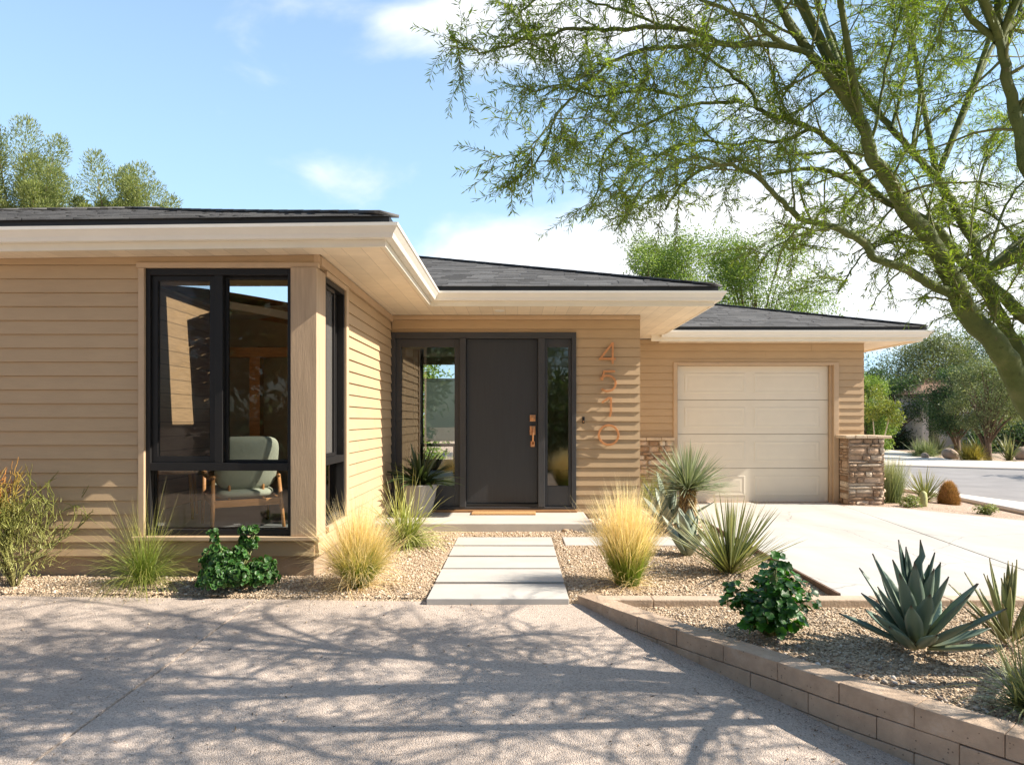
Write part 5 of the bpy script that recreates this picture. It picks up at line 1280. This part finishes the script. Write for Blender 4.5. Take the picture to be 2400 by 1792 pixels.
def tree(name,x,y,z,h,w,label,mat,group='trees beyond the roofs',seed=0,n=9000,leaf=.12,blobs=26,lo=.25,bark='bark_brown',style='leaf',flat=.8,tr=.14,cat='tree'):
    rg=np.random.default_rng(seed); e=empty(name,(x,y,z),0,label,cat,group); nb=NB(); wd=NB()
    cs=[]
    for i in range(blobs):
        a=rg.uniform(0,6.28); q=rg.random()**.5; zz=lo+(1-lo)*rg.random()
        prof=math.sin(min(1,max(.02,(zz-lo)/(1-lo)+.12))*math.pi*.88)**.6 if style!='pine' else (1.12-zz)**.42*1.05
        c=np.array([x+w/2*q*prof*math.cos(a),y+w/2*q*prof*math.sin(a),z+h*zz*.95]); cs.append((c,rg.uniform(.13,.22)*w*(.75 if style=='pine' else 1)))
    top=np.array([x+rg.normal()*.1,y,z+h*.72]); trunk=np.array([[x,y,z-.1],[x+rg.normal()*.05*h*.2,y,z+h*.3],top]); TP=spline(trunk,9); tubes(wd,[(TP,np.linspace(tr,tr*.3,9),9)],.5)
    for c,r in cs:
        s=np.clip((c[2]-z)/h*.75-.06,.08,.95); a=TP[int(s*8)]; m=(a+c)/2+np.array([0,0,.04*h]); tubes(wd,[(spline([a,m,c],6),np.linspace(tr*.32,tr*.06,6),5)],.5)
        k=int(n/blobs*rg.uniform(.6,1.4))
        if style=='pine':
            up=nrm(np.array([c[0]-x,c[1]-y,w*.65])+rg.normal(size=3)*w*.10)     # brushes reaching up and out
            s_=rg.random(k); off=rnd_dir(k,rg)*(r*(.72*np.sqrt(np.clip(1-(2*s_-1)**2,0,1))+.04)*rg.random(k)**.4)[:,None]; P=c+up*((s_-.5)*r*2.0)[:,None]+off
            A=nrm(up*.9+nrm(off+1e-6)*.9+rg.normal(size=(k,3))*.3); leaves(nb,P,A,rg.normal(size=(k,3)),leaf*rg.uniform(.7,1.4,k),leaf*.24*rg.uniform(.7,1.3,k),t=np.clip(.5+.0*s_+rg.normal(0,.25,k),0,1))
        else:
            d=rnd_dir(k,rg); P=c+d*np.array([1,1,flat])*(r*rg.random(k)**.42)[:,None]
            # sprigs straying past the outline
            st=rg.random(k)<.14; P[st]+=d[st]*r*rg.uniform(.1,.5,(st.sum(),1))
            leaves(nb,P,nrm(d+rg.normal(size=(k,3))*.9+np.array([0,0,-.3])),nrm(rg.normal(size=(k,3))+np.array([0,0,.6])),leaf*rg.uniform(.6,1.4,k),leaf*.5*rg.uniform(.6,1.3,k),t=np.clip(rg.normal(.5,.25,k),0,1))
    t=wd.build('trunk',M[bark],e,sm=True); nb.build('crown',mat,e); return e
GP_='pines behind the left roof'
tree('pine_tree',-22.0,30,-.1,14.3,7.0,'tall pale green pine at the left edge behind the roof',L_['pine'],GP_,31,130000,.135,90,.32,'pine_bark','pine',tr=.22)
tree('pine_tree',-17.3,30,-.1,13.0,5.8,'broad bushy pine right of the taller one behind the roof',L_['pine'],GP_,37,130000,.135,84,.36,'pine_bark','pine',tr=.22)
GM='light green trees behind the garage roof'
tree('mesquite_tree',5.3,24.5,-.1,8.3,4.2,'airy light green tree behind the entry roof corner',L_['tree_light'],GM,41,52000,.085,52,.30)
tree('mesquite_tree',8.9,25.5,-.1,8.3,5.0,'spreading light green tree above the garage roof ridge',L_['tree_light'],GM,43,56000,.085,54,.30)
# across the street
GT='trees across the street'
for a in [
 ('leafy_tree',15.9,31.0,-.15,3.5,2.6,'bright green low tree just past the garage corner',L_['tree_light'],51,22000,.08,30,.02),
 ('leafy_tree',22.4,36.5,-.15,6.0,5.6,'tall dusty olive tree above the far house front',L_['tree_olive'],52,46000,.10,56,.2),
 ('leafy_tree',19.0,34.6,-.15,3.9,3.6,'dark green tree between the bright low one and the olive one',L_['tree_dark'],53,24000,.10,34,.03),
 ('leafy_tree',18.3,28.4,-.15,3.5,2.7,'dusky tree hanging over the far house wall',L_['tree_dark'],56,20000,.075,32,.30),
 ('leafy_tree',16.8,24.4,-.15,3.6,2.5,'yellow green street tree on a thin trunk by the golden bush',L_['tree_olive'],55,24000,.065,36,.36),
 ('leafy_tree',25.0,34.0,-.15,5.9,3.8,'bushy green tree at the far right behind the palo verde trunk',L_['tree_light'],57,26000,.10,40,.1),
 ('leafy_tree',27.0,40.0,-.15,6.4,6.0,'dark tall tree behind the far right one',L_['tree_dark'],54,26000,.12,44,.15),
]: tree(*a[:6],a[6],a[7],GT,*a[8:],flat=.75)
tree('hedge',21.5,45,-.15,3.9,13,'long dark clipped hedge closing the far yard',L_['tree_dark'],None,60,40000,.14,70,.02,cat='hedge')
tree('hedge',23.2,31,-.15,1.3,5.0,'low dark hedge along the yard right of the street tree',L_['tree_dark'],None,61,12000,.13,34,.02,cat='hedge')
# garden behind the house, seen through the rooms, and trees over the road that the glass mirrors
tree('garden_tree',-2.7,18.6,-.1,3.0,3.4,'green garden tree seen through the hall and its shaded back window',L_['tree_light'],None,63,8000,.12,24,.05)
tree('garden_tree',-6.3,17.0,-.1,2.4,3.6,'green garden tree seen through the back window of the corner room',L_['tree_light'],None,64,7000,.11,24,.05)
tree('road_tree',17.6,15.6,-.15,4.2,3.4,'tree right of the street whose shade falls across the asphalt',L_['tree_olive'],None,65,8000,.12,24,.3)
tree('road_tree',-7.0,-13.5,-.9,7.5,8.0,'dark tree over the road mirrored in the corner window',L_['tree_dark'],None,66,26000,.34,44,.06)
tree('road_tree',3.0,-14.5,-.9,3.5,8.5,'dark tree over the road mirrored in the entry sidelights',L_['tree_dark'],None,67,16000,.30,34,.06)
# young tree with two thin pale stems
e=empty('young_tree',(7.9,15.0,-.16),0,'young tree with two thin pale stems and a bright green crown by the pier','tree')
nb=NB(); wd=NB()
for dx in (-.06,.05): tubes(wd,[(spline([(7.9+dx*.3,15,-.2),(7.93+dx,15,.5),(8.0+dx*3.2,15,1.25)],7),np.linspace(.022,.010,7),6)],.5)
for i in range(12):
    c=np.array([8.0+RNG.normal(0,.22),15+RNG.normal(0,.2),1.45+RNG.normal(0,.20)]); k=230; d=rnd_dir(k); leaves(nb,c+d*.17*RNG.random((k,1))**.4,nrm(d+RNG.normal(size=(k,3))),nrm(RNG.normal(size=(k,3))+np.array([0,0,.8])),RNG.uniform(.03,.06,k),RNG.uniform(.02,.035,k),t=RNG.random(k))
wd.build('trunk',pm('pale_stem',(.55,.5,.38),.1,20,.7),e,sm=True); nb.build('crown',L_['olive'],e)
# shrubs of the far yard
def far_grass(name,x,y,h,n,sp,mat,label,cat,base,w,dr=.3):
    o=grass(name,x,y,float(gz(x,y)),h,n,sp,mat,label,base,w,dr,.9,'shrubs across the street',k=3); o['category']=cat
far_grass('yard_shrub',15.9,26.7,1.0,900,70,L_['greygreen'],'round grey green bush on the far pavement edge','shrub',.32,.020,.5)
far_grass('yard_shrub',15.75,23.7,.86,900,62,L_['gold'],'golden bush at the foot of the street tree','shrub',.26,.020,.35)
far_grass('yard_shrub',17.35,24.1,1.0,70,42,L_['yucca2'],'upright yucca right of the golden bush','shrub',.10,.06,.1)
far_grass('yard_shrub',17.6,28.6,1.15,120,75,L_['yucca2'],'spiky green shrub before the white house wall','shrub',.12,.05,.3)
far_grass('yard_shrub',18.0,26.6,1.3,130,75,L_['tree_dark'],'dark spiky shrub in the shade of the street tree','shrub',.15,.06,.3)
far_grass('yard_shrub',12.9,25.6,.8,220,60,L_['greygreen'],'sparse pale weed tuft beside the neighbouring path','shrub',.3,.02,.4)
mb=MB(); 
o=pad(1.3,1.3,1.5,.6,.8); o.xform(lambda x,y,z:(15.2+x,33.5+y,.50+z)); nbb=NB(); V=np.array(o.v); k=5000; q=V[RNG.integers(0,len(V),k)]+RNG.normal(size=(k,3))*.06; leaves(nbb,q,rnd_dir(k),nrm(q-np.array([15.2,33.5,.4])),.10,.06,t=RNG.random(k)); cb_=nbb.build('clipped_shrub',L_['gold']); tag(cb_,'clipped rounded yellow green shrub by the neighbouring drive','shrub','shrubs across the street')
inn=o.build('dark_core',M['darkvoid'],cb_,world=False)  # solid near-black core, painted in for the shade inside the shrub
for x,y,s,l in [(16.2,25.6,.36,'dark rounded boulder right of the grey green bush'),(15.3,25.6,.22,'small flat tan boulder before the grey green bush'),(18.6,25.0,.40,'pale boulder at the right end of the far yard')]:
    nb=NB(); stones(nb,np.array([[x,y,float(gz(x,y))+s*.35]]),np.array([s*2.2]),.7); b=nb.build('boulder',M['rock'],sm=True); md=b.modifiers.new('s','SUBSURF'); md.levels=md.render_levels=2; tag(b,l,'boulder','boulders in the far yard')
# house across the street
fh=empty('far_house',(22.0,33.5,-.15),0,'white stucco house across the street behind the trees','house')
mb=MB(); mb.box(20.5,26.2,33.2,39,-.2,2.5); mb.box(19.7,20.0,33.2,39,-.2,2.5); mb.box(20.0,20.5,33.6,39,2.1,2.5); mb.box(20.0,20.5,34.6,39,-.2,2.1); mb.build('wall',M['stucco'],fh)
mb=MB(); mb.box(20.03,20.47,34.5,34.595,-.1,2.08); mb.build('door',M['darkvoid'],fh,bevel=.01)
mb=MB(); mb.box(22.6,23.8,33.13,33.198,.7,1.8); w_=mb.build('window',M['dark_frame'],fh); mb=MB(); mb.box(22.66,23.17,33.12,33.129,.76,1.74); mb.box(23.21,23.74,33.12,33.129,.76,1.74); mb.build('pane',M['glass_dark'],w_,world=False)
mb=MB(); z0,z1=2.5,3.5; mb.add([(19.2,32.7,z0),(26.8,32.7,z0),(26.8,39.6,z0),(19.2,39.6,z0),(21.5,36,z1),(24.5,36,z1)],[(0,1,5,4),(1,2,5),(2,3,4,5),(3,0,4),(0,3,2,1)]); mb.build('roof',pm('terracotta_roof',(.22,.13,.09),.2,3,.8),fh)
# slim palm far away
pl=empty('palm_tree',(24.0,56,-.2),0,'slim distant palm above the far tree row','palm')
nb=NB(); wd=NB(); tubes(wd,[(spline([(24,56,-.3),(24.1,56,4),(24.0,56,8.0)],9),np.linspace(.2,.14,9),8)],.5); D,a,th=dirs(60,10,120); blades(nb,np.tile([[24.0,56,8.0]],(60,1)),D,RNG.uniform(.9,1.4,60),.25,.5*np.sin(th),5,lambda s:np.sin(np.pi*(s*.9+.08))); wd.build('trunk',M['pine_bark'],pl,sm=True); nb.build('crown',L_['tree_dark'],pl)
# ------------------------------------------------------------------ sky, sun, camera
SUNV=Vector((1.0,-.105,.80)).normalized()
el=math.asin(SUNV.z); rot=math.atan2(SUNV.x,SUNV.y)
w=bpy.data.worlds.new('World'); SC.world=w; w.use_nodes=True; nt=w.node_tree; nt.nodes.clear()
out=nt.nodes.new('ShaderNodeOutputWorld'); bg=nt.nodes.new('ShaderNodeBackground'); nt.links.new(bg.outputs[0],out.inputs[0])
sky=nt.nodes.new('ShaderNodeTexSky'); sky.sky_type='NISHITA'; sky.sun_disc=False; sky.sun_elevation=el; sky.sun_rotation=rot; sky.altitude=350; sky.air_density=1.0; sky.dust_density=1.6; sky.ozone_density=1.0
tc=N_(nt,'TexCoord'); sx=N_(nt,'SeparateXYZ'); nt.links.new(tc.outputs['Generated'],sx.inputs[0])
# clouds sit on directions of the sky: u to the right, v up, as slopes
yy=math_(nt,'MAXIMUM',sx.outputs['Y'],.12); u=math_(nt,'DIVIDE',sx.outputs['X'],yy); v=math_(nt,'DIVIDE',sx.outputs['Z'],yy)
cv=N_(nt,'CombineXYZ'); nt.links.new(u,cv.inputs[0]); nt.links.new(math_(nt,'MULTIPLY',v,1.7),cv.inputs[1])
n1=N_(nt,'TexNoise'); n1.inputs['Scale'].default_value=4.2; n1.inputs['Detail'].default_value=7; n1.inputs['Roughness'].default_value=.52; n1.inputs['Distortion'].default_value=.25; nt.links.new(cv.outputs[0],n1.inputs['Vector'])
def blob(u0,v0,a,b,k):
    du=math_(nt,'MULTIPLY',math_(nt,'SUBTRACT',u,u0),1/a); dv=math_(nt,'MULTIPLY',math_(nt,'SUBTRACT',v,v0),1/b)
    q=math_(nt,'ADD',math_(nt,'MULTIPLY',du,du),math_(nt,'MULTIPLY',dv,dv)); return math_(nt,'MULTIPLY',math_(nt,'POWER',2.718,math_(nt,'MULTIPLY',q,-1)),k)
bl=[blob(.09,.585,.25,.085,.74),blob(-.245,.365,.10,.036,.24),blob(-.33,.60,.15,.05,.30),blob(.30,.24,.42,.085,.66),blob(.62,.22,.5,.16,.75),blob(-.04,.225,.13,.035,.40),blob(.55,.50,.22,.10,.28),blob(-.12,.60,.14,.03,.16)]
s=bl[0]
for q in bl[1:]: s=math_(nt,'ADD',s,q)
front=math_(nt,'GREATER_THAN',sx.outputs['Y'],.0)
s=math_(nt,'MULTIPLY',s,front); s=math_(nt,'ADD',s,math_(nt,'MULTIPLY',math_(nt,'SUBTRACT',1.0,front),-.25))
cl=math_(nt,'ADD',s,math_(nt,'MULTIPLY',math_(nt,'SUBTRACT',n1.outputs[0],.5),1.5))
mask=ramp(nt,cl,[(.18,0.0),(.70,.88)],'EASE')
SKYS=.11
fw=ramp(nt,math_(nt,'MULTIPLY_ADD',sx.outputs['Y'],1.0,.5),[(.1,0.0),(.9,1.0)],'EASE')
tint=mixc(nt,1.0,sky.outputs[0],(.90,1.0,1.06),'MULTIPLY')
tint=mixc(nt,1.0,tint,mixc(nt,fw,(.58,)*3,(1,1,1)),'MULTIPLY')
lowv=ramp(nt,sx.outputs['Z'],[(.0,.76),(.5,.36)])
veil=mixc(nt,math_(nt,'MULTIPLY',fw,lowv),tint,(3.5,5.25,7.0))
n2=N_(nt,'TexNoise'); n2.inputs['Scale'].default_value=9; n2.inputs['Detail'].default_value=5; nt.links.new(cv.outputs[0],n2.inputs['Vector'])
ccol=ramp(nt,n2.outputs[0],[(.3,(5.3,5.4,5.6)),(.65,(6.6,6.55,6.5))])
col=mixc(nt,mask,veil,ccol); nt.links.new(col,bg.inputs[0]); bg.inputs[1].default_value=SKYS
sun=bpy.data.lights.new('sun','SUN'); sun.energy=5.0; sun.angle=math.radians(.42); sun.color=(1.0,.915,.79)
so=bpy.data.objects.new('sun',sun); COL.objects.link(so); so.rotation_euler=(-SUNV).to_track_quat('-Z','Y').to_euler(); so.location=(20,-2,16)
cam=bpy.data.cameras.new('camera'); co=bpy.data.objects.new('camera',cam); COL.objects.link(co); SC.camera=co
co.location=(0,0,H); co.rotation_euler=(math.pi/2,0,0); cam.sensor_width=36; cam.lens=24.0; cam.shift_x=-13/2400; cam.shift_y=89/2400; cam.clip_start=.05; cam.clip_end=2000
SC.view_settings.view_transform='Standard'; SC.view_settings.look='None'; SC.view_settings.gamma=1; SC.view_settings.exposure=1.0; SC.view_settings.use_curve_mapping=False
SC.render.engine='CYCLES'; cy=SC.cycles; cy.max_bounces=8; cy.diffuse_bounces=4; cy.glossy_bounces=4; cy.transmission_bounces=6; cy.transparent_max_bounces=16; cy.caustics_reflective=False; cy.caustics_refractive=False; cy.use_denoising=True
cy.sample_clamp_indirect=6
SC.render.resolution_x=1024; SC.render.resolution_y=764
